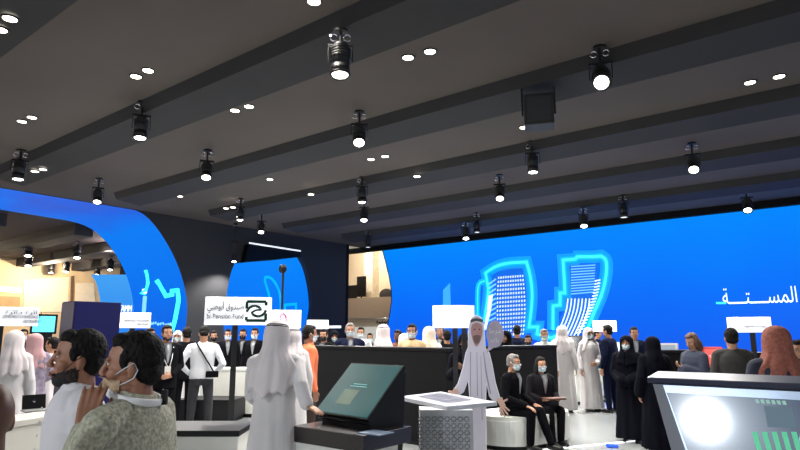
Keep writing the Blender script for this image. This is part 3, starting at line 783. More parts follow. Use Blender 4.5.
    if outfit in ('shirt', 'suit'):
        lo_ = [(.80, .168, .122), (.88, .166, .116)] if outfit == 'suit' and not seated else [(.90, .160, .110)]
        rg = [(Z(z), 0, yl(Z(z)), rx*build+g, ry+g) for z, rx, ry in lo_+tz]
    elif not seated:
        w = .0 if outfit == 'kandura' else .02
        rg = [(z, 0, 0, rx+w, ry+w, fw) for z, rx, ry, fw in [(.06, .255, .20, 1), (.3, .235, .185, 1), (.6, .212, .165, .9), (.82, .198, .15, .6)]]
        rg += [(z, 0, yl(z), rx*build+g+w*.5, ry+g+w*.5, .25) for z, rx, ry in tz]
    else: rg = [(Z(z), 0, yl(Z(z)), rx+g, ry+g) for z, rx, ry in tz]
    loft(bm, rg, fold=.035 if long_robe else 0, ph=h*9)
    for sx in (-1, 1): capsule(bm, neck0+Vector((sx*.02, .005, .012)), Vector((sx*.15*build, yl(Z(1.41)), Z(1.405))), .056+g*.4, .052+g)
    for i, (sh, e, w_, f, p, cu) in enumerate(AP):
        r0, r1, r2 = {'kandura': (.066, .060, .056), 'abaya': (.08, .085, .095), 'suit': (.074, .060, .046), 'shirt': (.066, .054, .040)}[outfit]
        end = Vector(w_)+(Vector(e)-Vector(w_)).normalized()*(.012 if outfit != 'suit' else .02)
        capsule(bm, sh, e, r0, r1); capsule(bm, e, end, r1, r2)
    if seated and long_robe:
        for hp, kn, an, ft in legs: capsule(bm, hp, kn, .13, .10); capsule(bm, kn, Vector(an)+Vector((0, 0, .06)), .10, .10)
    part('robe' if long_robe else ('jacket' if outfit == 'suit' else 'shirt'), bm, tm, disp=lambda co: wr(co, .008 if long_robe else .006))
    # trousers and shoes
    if not long_robe or seated:
        bm = bmesh.new()
        if not long_robe:
            loft(bm, [(Z(z), 0, 0, rx, ry) for z, rx, ry in [(.80, .15, .11), (.88, .176, .124), (.98, .166, .118)]], n=24)
            for hp, kn, an, ft in legs:
                capsule(bm, hp, kn, .098, .074); capsule(bm, kn, Vector(an)+Vector((0, 0, .02)), .074, .058)
            part('trousers', bm, bottom or suit_m, disp=lambda co: wr(co, .006))
        else: bm.free()
    for hp, kn, an, ft in legs:
        bm = bmesh.new(); fd = Vector(ft); an = Vector(an)
        capsule(bm, an+fd*-.035-Vector((0, 0, .035)), an+fd*.06-Vector((0, 0, .04)), .042, .043); capsule(bm, an+fd*.06-Vector((0, 0, .04)), an+fd*.165-Vector((0, 0, .047)), .043, .030)
        part('shoe', bm, shoe_m, v=.012)
    if outfit == 'suit':
        bm = bmesh.new(); zt_ = 1.47; pts = [(-.05, 1.47), (.05, 1.47), (.012, 1.15), (-.012, 1.15)]
        bvh = BVHTree.FromObject(root.children[0], bpy.context.evaluated_depsgraph_get()) if False else None
        for k in range(7):
            pass
        A = []
        for k in range(8):
            t = k/7; z = 1.475-.30*t; hw = .052*(1-t)**.8+.006
            y = yl(Z(z))+(.085+.062*min(1, t*3.2))+.006 if True else 0
            A.append((bm.verts.new((-hw, y, Z(z))), bm.verts.new((0, y+.012, Z(z))), bm.verts.new((hw, y, Z(z)))))
        for a, b in zip(A, A[1:]): bm.faces.new((a[0], a[1], b[1], b[0])); bm.faces.new((a[1], a[2], b[2], b[1]))
        bmesh.ops.solidify(bm, geom=bm.faces[:], thickness=.012); part('shirt_front', bm, shirt_w, remsh=False)
    # collar
    if outfit in ('shirt',):
        bm = bmesh.new(); torus(bm, (0, 0, 0), .066, .013, mtx=Matrix.Translation((0, yl(Z(1.47))-.004, Z(1.472))) @ Matrix.Rotation(.25, 4, 'X') @ Matrix.Diagonal((1, 1, 2.0, 1)), n=28)
        part('collar', bm, tm, remsh=False)
    # hair
    if hair and headwear is None:
        bm = bmesh.new()
        ell(bm, (0, -.020, .036), (.083, .094, .098), HM); ell(bm, (0, -.052, -.022), (.073, .058, .060), HM)
        ell(bm, (0, .040, .088), (.058, .046, .036), HM)
        if hair == 'long' or hair == 'longbrown':
            ell(bm, (0, -.06, -.08), (.10, .07, .13), HM)
            for sx in (-1, 1): ell(bm, (sx*.075, -.01, -.06), (.032, .05, .12), HM)
        else:
            for sx in (-1, 1): ell(bm, (sx*.066, .022, .024), (.016, .020, .040), HM)
        hm = {'short': hair_m, 'grey': hair_grey, 'brown': hair_brown, 'long': hair_m, 'longbrown': hair_brown}[hair]
        part('hair', bm, hm, disp=lambda co: .0035*noise.noise(co*38)+.0015*noise.noise(co*110), v=min(vox, .008), sm=2)
    if beard:
        part('beard', head_shell(HM, .0022, lambda c: c.y > -.010 and c.z < -.030-.45*max(0, c.y-.0)+.25*max(0, c.y-.07) and not (abs(c.x) < .022 and c.y > .085 and -.082 < c.z), disp=lambda co: .0012*noise.noise(co*150)), beard_m, remsh=False)
    if headwear == 'ghutra':
        o = part('headcloth', headcloth(HM, 48, .46 if lod else .5, .36, seed=h*31, fold=.045), hw_mat or ghut, remsh=False)
        bm = bmesh.new()
        for k in (0, 1): torus(bm, (0, -.006, 0), .093-.006*k, .008, mtx=HM @ Matrix.Translation((0, 0, .076+.014*k)) @ Matrix.Diagonal((1, 1.12, 1, 1)), n=32)
        part('head_cord', bm, agal_m, remsh=False)
    if headwear == 'plaincloth':
        part('headcloth', headcloth(HM, 48, .44, .34, seed=h*31, fold=.05, wide=1.04), hw_mat or ghut, remsh=False)
    if headwear == 'hijab':
        part('headscarf', headcloth(HM, 44, .40, .36, seed=h*17, fold=.02, closed_chin=True, wide=1.02), hw_mat or tm, remsh=False)
    if headwear == 'cap':
        bm = bmesh.new(); ell(bm, (0, -.01, .055), (.086, .103, .078), HM); ell(bm, (0, .10, .045), (.06, .05, .008), HM); part('cap', bm, hw_mat or suit_m, v=.008)
    if mask:
        mlow = -.048 if lod == 0 else -.022
        mm = maskd_m if mask == 'black' else (mask if not isinstance(mask, str) else mask_m); dzm = 0
        part('face_mask', head_shell(HM, .006, lambda c: c.y > .030 and -.115 < c.z < mlow+.12*max(0, c.y-.07), vox=.005 if lod == 0 else .007), mm, remsh=False)
        if lod < 2:
            for sx in (-1, 1):
                bm = bmesh.new(); tube(bm, [HM @ Vector(q) for q in [(sx*.062, .05, -.032), (sx*.080, .02, -.010), (sx*.089, -.014, .012), (sx*.092, -.030, -.015), (sx*.085, -.016, -.044), (sx*.070, .015, -.062), (sx*.058, .045, -.075)]], .0018, k=6)
                part('ear_loop', bm, mask_m if mask != 'black' else maskd_m, remsh=False)
    if eyes:
        for sx in (-1, 1):
            bm = bmesh.new(); ell(bm, (sx*.030, .0825, .004), (.0130, .0065, .0048), HM, sub=2); e = part('eye', bm, eyew_m, remsh=False)
            bm = bmesh.new(); ell(bm, (sx*.030, .0895, .004), (.0062, .0030, .0056), HM, sub=2); obj('iris', bm, eye_m, e, True)
            bm = bmesh.new(); tube(bm, [HM @ Vector(q) for q in [(sx*.014, .094, .020), (sx*.030, .096, .026), (sx*.048, .082, .021)]], .0035, k=6); part('eyebrow', bm, hair_m, remsh=False)
        if mask is None or mask == 'chin':
            bm = bmesh.new(); ell(bm, (0, .101, -.066), (.022, .006, .004), HM, sub=2); ell(bm, (0, .100, -.075), (.019, .007, .005), HM, sub=2); part('lips', bm, lip_m, remsh=False)
    if extras: extras(root, HM, part, yl, AP, s)
    return root
def lanyard(color, badge=True):
    def f(root, HM, part, yl, AP, s):
        bm = bmesh.new(); pts = [(-.03, .155, 1.12), (-.06, .150, 1.25), (-.085, .105, 1.41), (-.06, -.02, 1.49), (0, -.075, 1.485), (.06, -.02, 1.49), (.085, .105, 1.41), (.06, .150, 1.25), (.0, .158, 1.12)]
        tube(bm, pts, .007, k=6); part('lanyard', bm, color, remsh=False)
        if badge:
            bm = bmesh.new(); box(bm, (-.05, .150, 1.02), (.04, .158, 1.13), bev=.003); part('badge', bm, white_lam, remsh=False)
    return f
def H_(px, d, topy): return at(px, topy, d).z

def P(px, d, topy, phi, label, **k):
    """stand a person on the floor at true distance d; phi 0 = back to the visitor, 90 = facing left, 180 = facing the visitor"""
    h = k.pop('h', None) or H_(px, d, topy)
    return person(flr(px, d), az(px)+math.radians(phi), h, label, **k)
beige = mat('beige_cloth', (190, 160, 120), rough=.9, bump=.1); orange = mat('coral_shirt_cotton', (218, 112, 70), rough=.85, bump=.1)
olive = mat('olive_jacket', (48, 46, 44), rough=.9); slate = mat('slate_cloth', (52, 58, 76), rough=.9); rust = mat('rust_checked_headcloth', (142, 84, 70), rough=.9, var=.3, scale=40)
pinkish = mat('dusty_pink_scarf', (182, 142, 146), rough=.9); lilac = mat('grey_lilac_patterned_cloth', (128, 118, 136), rough=.9, var=.35, scale=14)
hivis = mat('yellow_green_vest', (190, 214, 60), rough=.8); brown_c = mat('brown_shirt', (112, 66, 48), rough=.9); teal_t = mat('teal_trousers', (34, 70, 74), rough=.9)
wine = mat('wine_cloth', (70, 34, 44), rough=.9); dgrey = mat('charcoal_cloth', (40, 40, 46), rough=.9)
# left side
P(15, 7.6, 331, -12, 'person in plain white headcloth seen from behind beside the woman in a pink scarf', outfit='kandura', headwear='plaincloth', lod=1, eyes=False)
P(36, 8.8, 334, 20, 'woman in a dusty pink headscarf and grey lilac patterned gown behind the laptop', outfit='abaya', top=lilac, headwear='hijab', hw_mat=pinkish, lod=1, eyes=False, arms=('fold', 'fold'))
P(47, 11.5, 327, 150, 'man in dark clothes standing between the pink headscarf and the tall navy box', outfit='suit', hair='short', lod=2, mask='pale')
P(54, 9.4, 337, 60, 'person in a white robe half hidden behind the left side of the tall navy box', outfit='kandura', hair='short', lod=2, eyes=False)
P(24, 13.5, 329, 170, 'person in dark jacket and mask far behind under the department sign at the left edge', outfit='suit', hair='short', lod=2, mask='pale')
# behind the two men
P(150, 10.8, 328, 200, 'man in black suit and pale mask right behind the man in the patterned shirt', outfit='suit', hair='short', mask='pale', lod=2)
P(167, 9.6, 325, 195, 'bearded man in black jacket and white lanyard left of the man with a bag strap', outfit='suit', hair='short', beard=True, lod=1, arms=('hang', 'fold'), extras=lanyard(lany_m))
P(187, 11.4, 327, 10, 'man in black suit partly hidden by the man in white shirt with cross-body strap', outfit='suit', hair='short', lod=2, eyes=False)
def strap(root, HM, part, yl, AP, s):
    bm = bmesh.new(); pts = []
    for k in range(13):
        t = k/12; x = -.10+.30*t; z = 1.475-.47*t; pts.append((x, -.15+.055*(1-min(1, t*4)), z))
    tube(bm, [(-.10, .0, 1.50)]+pts, .013, k=6); b = part('bag_strap', bm, suit_m, remsh=False)
    bm = bmesh.new(); box(bm, (.07, -.225, .93), (.27, -.15, 1.03), bev=.015); part('shoulder_bag', bm, suit_m, remsh=False)
P(204, 10.2, 326, -3, 'man in white shirt seen from behind with a black bag strap across his back', outfit='shirt', hair='short', lod=1, eyes=False, head=(.1, -.5), arms=('hip', 'hip'), bottom=dgrey, extras=strap, build=1.12, stance=.03)
P(228, 13.8, 329, 185, 'man in dark suit and mask left of the post under the large fund sign', outfit='suit', hair='short', mask='pale', lod=2)
P(243, 14.2, 329, 175, 'man in dark suit with black mask right of the post under the large fund sign', outfit='suit', hair='short', mask='black', lod=2)
P(255, 13.6, 328, 165, 'man in dark suit and pale mask beside the large man in white, under the sign', outfit='suit', hair='short', mask='pale', lod=2)
P(214, 14.2, 331, 180, 'person in black partly hidden behind the shoulder of the man with the bag strap', outfit='suit', hair='short', mask='black', lod=2)
P(178, 13.8, 331, 170, 'person with white headcloth far behind between the two men in black', outfit='kandura', headwear='ghutra', lod=2, mask='pale')
P(131, 12.0, 330, 180, 'person with a mask under the small department sign behind the two near men', outfit='suit', hair='short', mask='pale', lod=2)
# middle
P(292, 7.6, 327, 25, 'man in white robe and white headcloth half hidden behind the large man in white', outfit='kandura', headwear='ghutra', lod=1, eyes=True, head=(.5, 0))
P(309, 8.6, 325, -75, 'man in a coral orange shirt and dark trousers facing right with a pale mask', outfit='shirt', top=orange, hair='short', mask='pale', bottom=mat('brown_trousers', (62, 48, 42), rough=.9), lod=1, skin='a', arms=('hang', 'hang'))
P(324, 12.2, 329, 160, 'person in dark clothes behind the outstretched face of the man in orange', outfit='suit', hair='short', lod=2, mask='black')
P(334, 13.0, 331, 190, 'person in black between the man in orange and the man in a navy suit', outfit='abaya', headwear='hijab', lod=2, mask='pale')
P(350, 11.2, 323, 185, 'man in a navy suit and pale mask facing forward behind the black partition', outfit='suit', top=navy_m, hair='grey', mask='pale', lod=1, build=1.1)
P(361, 14.0, 327, 170, 'person with pale mask and light clothes behind the shoulder of the navy suit', outfit='shirt', hair='short', mask='pale', lod=2)
P(370, 15.6, 333, 180, 'small distant person with dark hair in front of the bright back wall', outfit='shirt', top=dgrey, hair='short', lod=2, mask='pale')
P(383, 11.0, 325, -60, 'man in white robe, white headcloth and black cord facing right behind the black partition', outfit='kandura', headwear='ghutra', mask='black', lod=1)
P(398, 12.8, 330, 150, 'person in a brown shirt between two men in white at the black partition', outfit='shirt', top=brown_c, hair='short', lod=2, skin='c')
P(404, 12.0, 334, 10, 'person in white robe and cloth bending behind the man in beige', outfit='kandura', headwear='plaincloth', lod=2, eyes=False)
P(412, 10.6, 324, 170, 'dark haired man in a beige robe raising a hand behind the black partition', outfit='kandura', top=beige, hair='short', lod=1, arms=('hang', 'phone'), skin='a', mask='pale')
P(429, 11.0, 327, -20, 'person seen from behind with a plain cream headcloth right of the man in beige', outfit='kandura', headwear='plaincloth', hw_mat=mat('cream_headcloth', (224, 208, 190), rough=.9), lod=1, eyes=False)
P(440, 13.6, 326, 170, 'man in dark clothes just left of the post of the blank white sign', outfit='suit', hair='short', lod=2)
P(447, 11.8, 330, 10, 'man in black seen from behind directly beneath the blank white sign', outfit='suit', hair='short', lod=2, eyes=False)
P(465, 8.8, 334, 175, 'person in black holding up one hand between sign post and flat printed man', outfit='abaya', headwear='hijab', lod=1, arms=('phone', 'hang'))
P(506, 12.0, 331, 150, 'woman in black headscarf right of the grey speech bubble', outfit='abaya', headwear='hijab', lod=1)
P(517, 13.4, 325, 10, 'man in dark navy clothes seen from behind above the seated woman', outfit='suit', top=navy_m, hair='short', lod=2, eyes=False)
P(528, 12.6, 335, 170, 'person with black hair in a yellow green vest behind the black partition', outfit='shirt', top=hivis, hair='short', lod=2, mask='black')
P(544, 12.9, 329, 200, 'grey haired man in white shirt and mask left of the two white robes', outfit='shirt', hair='grey', mask='pale', lod=1, bottom=wine, arms=('fold', 'hang'))
# standing group
P(562, 13.2, 326, -12, 'taller man in a long white robe seen from behind in the middle of the floor', outfit='kandura', headwear='plaincloth', lod=1, eyes=False, build=1.05)
P(588, 13.4, 328, 215, 'masked man in white robe with black head cord facing forward on the open floor', outfit='kandura', headwear='ghutra', lod=1, mask='pale', arms=('hang', 'fold'))
P(608, 13.2, 325, 60, 'man in a dark navy suit standing sideways beside the small white sign, facing left', outfit='suit', top=navy_m, bottom=navy_m, hair='short', lod=1, arms=('hang', 'hang'), stance=.02)
P(597, 16.2, 329, -100, 'person in navy reaching an arm towards the man in the navy suit', outfit='suit', top=navy_m, bottom=teal_t, hair='short', lod=2, arms=('point', 'hang'))
P(634, 12.6, 327, 190, 'man with dark hair behind the woman in black with a white mask', outfit='suit', top=navy_m, hair='short', lod=2)
P(626, 9.7, 336, 165, 'woman in a black abaya and white mask standing with folded hands', outfit='abaya', headwear='hijab', mask='pale', lod=1, arms=('fold', 'fold'), build=1.05)
P(652, 8.9, 337, 25, 'woman in a black abaya seen from behind just left of the large angled display', outfit='abaya', headwear='hijab', lod=1, eyes=False)
# right side behind the display
P(692, 8.9, 333, 130, 'woman with brown hair and slate grey clothes looking down left of the red screen', outfit='abaya', top=slate, hair='longbrown', lod=1, arms=('fold', 'phone'), head=(.1, -.35))
P(731, 7.7, 328, 8, 'man in a dark olive jacket seen from behind right of the red screen', outfit='suit', top=olive, hair='short', lod=1, eyes=False)
P(776, 5.2, 327, 15, 'person with a rust coloured headcloth and dark clothes seen from behind near the right edge', outfit='abaya', top=mat('dark_slate_robe', (34, 39, 54), rough=.9), headwear='plaincloth', hw_mat=rust, lod=1, eyes=False)
P(797, 6.6, 340, 150, 'person with dark hair at the right edge behind the rust coloured headcloth', outfit='suit', hair='short', lod=2)
# seated pair on the round bench
SEAT = [((.10, .0, .54), (.13, .42, .52), (.15, .40, .085), (.1, 1, 0)), ((-.10, .0, .54), (-.12, .44, .52), (-.10, .60, .085), (0, 1, 0))]
p = flr(507, 9.3)
person(p, az(507)+math.radians(-118), 1.74, 'grey haired man in a black suit and pale mask sitting on the white bench', outfit='suit', hair='grey', mask='pale', lod=1, seated=True, legs=SEAT, lean=.12, arms=(((.26, .08, .72), (.16, .36, .62), (0, 1, -.3), (0, 0, -1)), ((-.26, .08, .72), (-.14, .34, .62), (0, 1, -.3), (0, 0, -1))), skin='b')
def folder(root, HM, part, yl, AP, s):
    pass
SEAT2 = [((.09, .0, .54), (.10, .43, .53), (.12, .52, .085), (.1, 1, 0)), ((-.09, .0, .54), (-.10, .43, .52), (-.06, .48, .085), (0, 1, 0))]
p2 = flr(538, 9.75)
sw = person(p2, az(538)+math.radians(-150), 1.66, 'woman in dark clothes and pale mask sitting on the white bench with a brown folder', outfit='suit', top=mat('dark_grey_knit', (26, 24, 28), rough=.9, spec=.1), hair='long', mask='pale', lod=1, seated=True, legs=SEAT2, lean=.05, arms=(((.24, .06, .74), (.14, .30, .68), (-.6, .8, 0), (0, 0, 1)), ((-.24, .06, .74), (-.14, .30, .68), (.6, .8, 0), (0, 0, 1))))
mw = Matrix.Translation(p2) @ Matrix.Rotation(az(538)+math.radians(-150), 4, 'Z') @ Matrix.Diagonal((.95, .95, .95, 1))
bm = bmesh.new(); box(bm, (-.16, .30, .70), (.16, .52, .725), bev=.006)
fo = obj('document_folder', bm, mat('brown_leather_cover', (92, 52, 40), rough=.5)); fo.matrix_world = mw
tag(fo, 'brown folder lying in the hands of the seated woman', 'folder')

# the large man in white in front of the fund sign
def ha(root, HM, part, yl, AP, s): pass
kp = flr(277, 5.25); kr = az(277)+math.radians(-6)
hh = H_(284, 5.25, 321.5); inv = (Matrix.Translation(kp) @ Matrix.Rotation(kr, 4, 'Z') @ Matrix.Scale(hh/1.75, 4)).inverted(); Lc = lambda px, py, d: inv @ at(px, py, d)
person(kp, kr, hh, 'large man in white robe and headcloth seen from behind reaching to the angled touch screen', outfit='kandura', headwear='ghutra', lod=0, eyes=False, head=(-.3, -.12), lean=.02, build=1.02,
       arms=((tuple(Lc(301, 385, 5.1)), tuple(Lc(307, 405, 5.05)), tuple(Lc(325, 415, 4.95)-Lc(307, 405, 5.05)), (0, 0, -1), .12), ((-.205, .06, 1.13), (-.12, .24, 1.02), (.8, .5, -.2), (0, -1, 0))))
# two near men on the left
sage = mat('sage_patterned_shirt', (168, 166, 146), rough=.9, var=.4, scale=75, bump=.15)
pale_shirt = mat('pale_grey_shirt', (206, 202, 204), rough=.85, var=.04, scale=8, bump=.1)
def ex_a(root, HM, part, yl, AP, s):
    bm = bmesh.new(); box(bm, (-.02, .146, 1.12), (.03, .166, 1.16), bev=.004); part('black_clip', bm, agal_m, remsh=False)
    part('chin_mask', head_shell(HM, .007, lambda c: c.y > .035 and -.2 < c.z < -.088), maskd_m, remsh=False)
    for sx in (-1, 1):
        bm = bmesh.new(); tube(bm, [HM @ Vector(q) for q in [(sx*.052, .070, -.090), (sx*.069, .050, -.050), (sx*.082, .014, -.008), (sx*.086, -.012, .012)]], .002, k=6); part('mask_strap', bm, agal_m, remsh=False)
    for k in range(5):
        bm = bmesh.new(); ell(bm, (.0, .134+.004*k, 1.40-.055*k), (.006, .004, .006), None, 2); part('button', bm, white_lam, remsh=False)
person(flr(84, 2.62), az(84)+math.radians(98), H_(84, 2.62, 329.5), 'bearded man in a pale shirt in profile with a black strap along his cheek', outfit='shirt', top=pale_shirt, hair='short', beard=True, skin='a', lod=0, neck=.02, head=(-.10, .06), extras=ex_a, build=1.18)
def ex_b(root, HM, part, yl, AP, s):
    bm = bmesh.new()
    torus(bm, (0, 0, 0), .092, .009, mtx=Matrix.Translation((0, -.004, 1.474)) @ Matrix.Rotation(.25, 4, 'X') @ Matrix.Diagonal((1.08, 1.0, 1.7, 1)), n=32); part('lanyard', bm, lany_m, remsh=False)
    bm = bmesh.new(); box(bm, (.03, -.112, 1.44), (.048, -.09, 1.495), bev=.003); part('black_clip', bm, agal_m, remsh=False)
o_ = flr(139, 2.28); rz_ = az(139)+math.radians(62); hh = H_(139, 2.28, 332); sc_ = hh/(1.75-.035)
inv = (Matrix.Translation(o_) @ Matrix.Rotation(rz_, 4, 'Z') @ Matrix.Scale(sc_, 4)).inverted()
Lc = lambda px, py, d: inv @ at(px, py, d)
wr_ = Lc(84, 429, 2.12); el_ = Lc(64, 484, 2.08); fd_ = Lc(92, 398, 2.12)-wr_; pd_ = Lc(97, 420, 2.4)-wr_
person(o_, rz_, hh, 'man in a sage patterned shirt seen from behind, fingers raised to his beige mask', outfit='shirt', top=sage, hair='short', skin='a', lod=0, neck=.035, head=(.35, .02), extras=ex_b, build=1.2,
       mask=mat('beige_cloth_mask', (176, 150, 120), rough=.9, var=.25, scale=40), arms=('hang', (tuple(el_), tuple(wr_), tuple(fd_), tuple(pd_), .42)))
# bald head at the left edge, white sleeve at the right edge
person(flr(-3, 1.75), az(-3)+math.radians(20), 1.52, 'dark bald head of a person cut off by the left edge of the picture', outfit='shirt', top=dgrey, skin='c', lod=1, eyes=False)
person(flr(915, 1.72), az(915)+math.radians(10), 1.88, 'person in a cream robe beside the large console display, cut off by the picture edge', outfit='kandura', hair='short', lod=1, eyes=False, top=mat('cream_robe', (214, 200, 190), rough=.9))

# ------------------------------------------------------------------ counters, partitions, kiosks
def block(name, label, cat, c, sx, sy, z0, z1, rz, m, topm=None, bev=.01, parts=()):
    """box-like furniture unit with plinth, body and worktop; c = centre on the floor"""
    t = empty(name, (c[0], c[1], 0), rz)
    bm = bmesh.new(); box(bm, (-sx/2+.03, -sy/2+.03, 0), (sx/2-.03, sy/2-.03, .07)); obj('plinth', bm, black, t)
    bm = bmesh.new(); box(bm, (-sx/2, -sy/2, .07), (sx/2, sy/2, z1-.05), bev=bev); obj('body', bm, m, t)
    bm = bmesh.new(); box(bm, (-sx/2-.01, -sy/2-.01, z1-.05), (sx/2+.01, sy/2+.01, z1), bev=bev*.8); obj('top', bm, topm or m, t)
    tag(t, label, cat); return t
def between(a, b, depth, side=1):
    """centre, length and angle for a unit whose front edge runs a-b on the floor; depth goes away from the visitor"""
    a = Vector(a[:2]+(0,)) if isinstance(a, tuple) else Vector((a.x, a.y, 0)); b = Vector((b.x, b.y, 0)); d = b-a
    ang = math.atan2(d.y, d.x); nrm = Vector((-d.y, d.x, 0)).normalized()*side
    return (a+b)/2+nrm*depth/2, d.length, ang
# white counter at the left foreground
c, L, a_ = between(flr(-70, 4.0), flr(122, 5.75), .28)
block('service_counter', 'long white counter running behind the two near men at the lower left', 'counter', c, L, .28, 0, 1.0, a_, mat('warm_white_counter', (226, 222, 210), rough=.4, var=.02))
# white counter with black top, under the fund sign
c, L, a_ = between(flr(150, 5.55), flr(243, 5.55), .6)
block('display_counter', 'white counter with a glossy black top left of the large man in white', 'counter', c, L, .6, 0, .80, a_, white_lam, black)
# kiosk counter with the green touch screen
zk = .89
cn = at(363, 429, 4.72); cn.z = zk; cn2 = onz(262, 416.5, zk)
kx1 = cn.x; kx0 = cn.x-.80; ky = cn.y
t = empty('touch_kiosk', ((kx0+kx1)/2, ky+.35, 0)); Lw = kx1-kx0; TL_ = t.location.copy()
bm = bmesh.new(); box(bm, (-Lw/2+.02, -.33, .0), (Lw/2-.06, .15, zk-.125), bev=.01); obj('cabinet', bm, white_lam, t)
bm = bmesh.new(); box(bm, (-Lw/2, -.35, zk-.125), (Lw/2, .25, zk), bev=.008); obj('worktop', bm, mat('dark_brown_gloss', (38, 34, 34), rough=.25), t)
MS = Matrix.Translation(at(316, 411, 5.4)-TL_) @ Matrix.Rotation(math.radians(-6), 4, 'Z')
W_ = .655; Un = Vector((0, .40, .385)).normalized(); N_ = Vector((0, -Un.z, Un.y)); Ls = .555
def scr(name, u0, u1, v0, v1, n0, n1, m, par, bev=.003):
    bm = bmesh.new(); box(bm, (u0, v0, n0), (u1, v1, n1), bev=bev)
    bm.transform(MS @ Matrix(((1, Un.x, N_.x, 0), (0, Un.y, N_.y, 0), (0, Un.z, N_.z, 0), (0, 0, 0, 1)))); return obj(name, bm, m, par)
green_m = mat('teal_touch_screen', (8, 34, 38), rough=.35, spec=.15, emit=.6, ergb=(32, 96, 98), var=.6, scale=2.2)
scn = scr('touch_screen', -.012, W_+.012, -.012, Ls+.012, -.04, .0, black, t)
s1 = scr('screen_picture', .0, W_, .0, Ls, .0, .004, green_m, scn)
s2 = scr('green_map_patch', .17, .36, .10, .26, .005, .006, mat('green_patch', (8, 50, 34), rough=.3, emit=.4, ergb=(32, 92, 68), var=.6, scale=9), scn, .0005)
for k in range(2): scr('text_line', .20+.03*k, .42-.02*k, .295+.025*k, .302+.025*k, .005, .007, glow('screen_text', (90, 150, 148), .7), scn, .0005)
bm = bmesh.new(); pr = [(0.0, -.045), (Un.y*Ls, Un.z*Ls-.05), (Un.y*Ls+.04, Un.z*Ls-.06), (.40, -.30), (.40, -.94), (.22, -.94), (.05, -.065)]
A = [bm.verts.new(MS @ Vector((.02, p[0], p[1]))) for p in pr]; B = [bm.verts.new(MS @ Vector((W_-.0, p[0], p[1]))) for p in pr]
bm.faces.new(A); bm.faces.new(B[::-1])
for i in range(7): bm.faces.new((A[i], A[(i+1) % 7], B[(i+1) % 7], B[i]))
obj('screen_support', bm, black, t)
bm = bmesh.new(); box(bm, (.30, -.30, zk+.001), (.52, -.12, zk+.010), bev=.003); obj('card_reader', bm, mat('blue_grey_pad', (90, 108, 130), rough=.3), t)
tag(t, 'low kiosk with an angled teal touch screen on a dark worktop over white panels', 'kiosk')
# black partitions
a = flr(296, 11.2); b = flr(447, 9.0)
c, L, a_ = between(a, b, .35)
part1 = block('partition_counter', 'long black head-high counter wall behind the teal touch screen', 'partition', c, L, .35, 0, 1.43, a_, black_matt, black)
c, L, a_ = between(flr(484, 10.7), flr(556, 11.9), .3)
block('partition_counter', 'black counter wall behind the seated pair', 'partition', c, L, .3, 0, 1.42, a_, black_matt, black)
# dark side booth behind kiosk, lower
c, L, a_ = between(flr(183, 11.8), flr(238, 11.7), .5)
block('display_plinth', 'low black plinth at the feet of the man with a cross-body bag', 'plinth', c, L, .7, 0, .42, a_, black)
c, L, a_ = between(flr(205, 12.5), flr(262, 12.4), .4)
block('service_counter', 'white cabinet behind the fund sign post', 'counter', c, L, .5, 0, .95, a_, white_lam)
# low white counters with black slanted displays in the open floor
for (p0, p1, d0, d1, z, lab) in [((540), (564), 16.6, 16.2, .84, 'low white counter behind the tall man in the white robe'), ((574), (600), 14.5, 14.9, .80, 'low white counter between the men in white robes and the navy suit')]:
    c, L, a_ = between(flr(p0, d0), flr(p1, d1), .6); block('service_counter', lab, 'counter', c, L, .6, 0, z, a_, white_lam)
def kiosk(px, d, w, h, lab, face_m, rz=0, frame=white_lam, tilt=.35, z0=.95):
    t = empty('info_kiosk', flr(px, d), az(px)+rz)
    bm = bmesh.new(); box(bm, (-w*.35, -.10, 0), (w*.35, .10, z0)); obj('pedestal', bm, black, t)
    bm = bmesh.new(); box(bm, (-w*.45, -.22, 0), (w*.45, .22, .03), bev=.008); obj('base', bm, dark_metal, t)
    Mx = Matrix.Translation((0, -.06, z0)) @ Matrix.Rotation(-tilt, 4, 'X')
    bm = bmesh.new(); box(bm, (-w/2, -.03, 0), (w/2, .03, h), Mx, bev=.008); f = obj('monitor', bm, frame, t)
    bm = bmesh.new(); box(bm, (-w/2+.035, -.034, .035), (w/2-.035, -.03, h-.035), Mx); obj('screen', bm, face_m, f)
    tag(t, lab, 'kiosk'); return t, f, Mx
dk_scr = mat('dark_glass_screen', (34, 44, 58), rough=.15, coat=.5)
kiosk(583, 17.2, .9, .85, 'black slanted display behind the low counter beside the man in the navy suit', dk_scr, rz=.9, frame=black, tilt=.5, z0=.82)
kiosk(622, 13.6, .55, .42, 'small white framed display left of the woman with the white mask', glow('pale_screen', (205, 222, 235), .8), rz=.2, z0=1.05)
kiosk(661, 11.6, .52, .50, 'white framed display right of the woman seen from behind', glow('grey_screen', (120, 135, 150), .6), rz=-.3, z0=.98)
# dark consoles behind the large display
c, L, a_ = between(flr(655, 10.6), flr(704, 10.6), .4); block('console', 'dark console under the woman with brown hair', 'console', c, L, .4, 0, 1.36, a_, black_matt, black)
c, L, a_ = between(flr(715, 10.2), flr(830, 9.4), .4); block('console', 'dark console running behind the olive jacket and the white sign post', 'console', c, L, .4, 0, 1.34, a_, black_matt, black)
t, f, Mx = kiosk(710.5, 9.0, .27, .29, 'small kiosk with a red screen and white lettering', glow('red_screen', (215, 92, 84), .8), z0=1.16, frame=mat('red_frame', (190, 70, 66), rough=.4, emit=.4, ergb=(190, 70, 66)), tilt=.1)
text('A TAMM \u0662', .042, Mx @ Matrix.Translation((-.08, -.036, .15)) @ UP, led_white, f, width=.17)
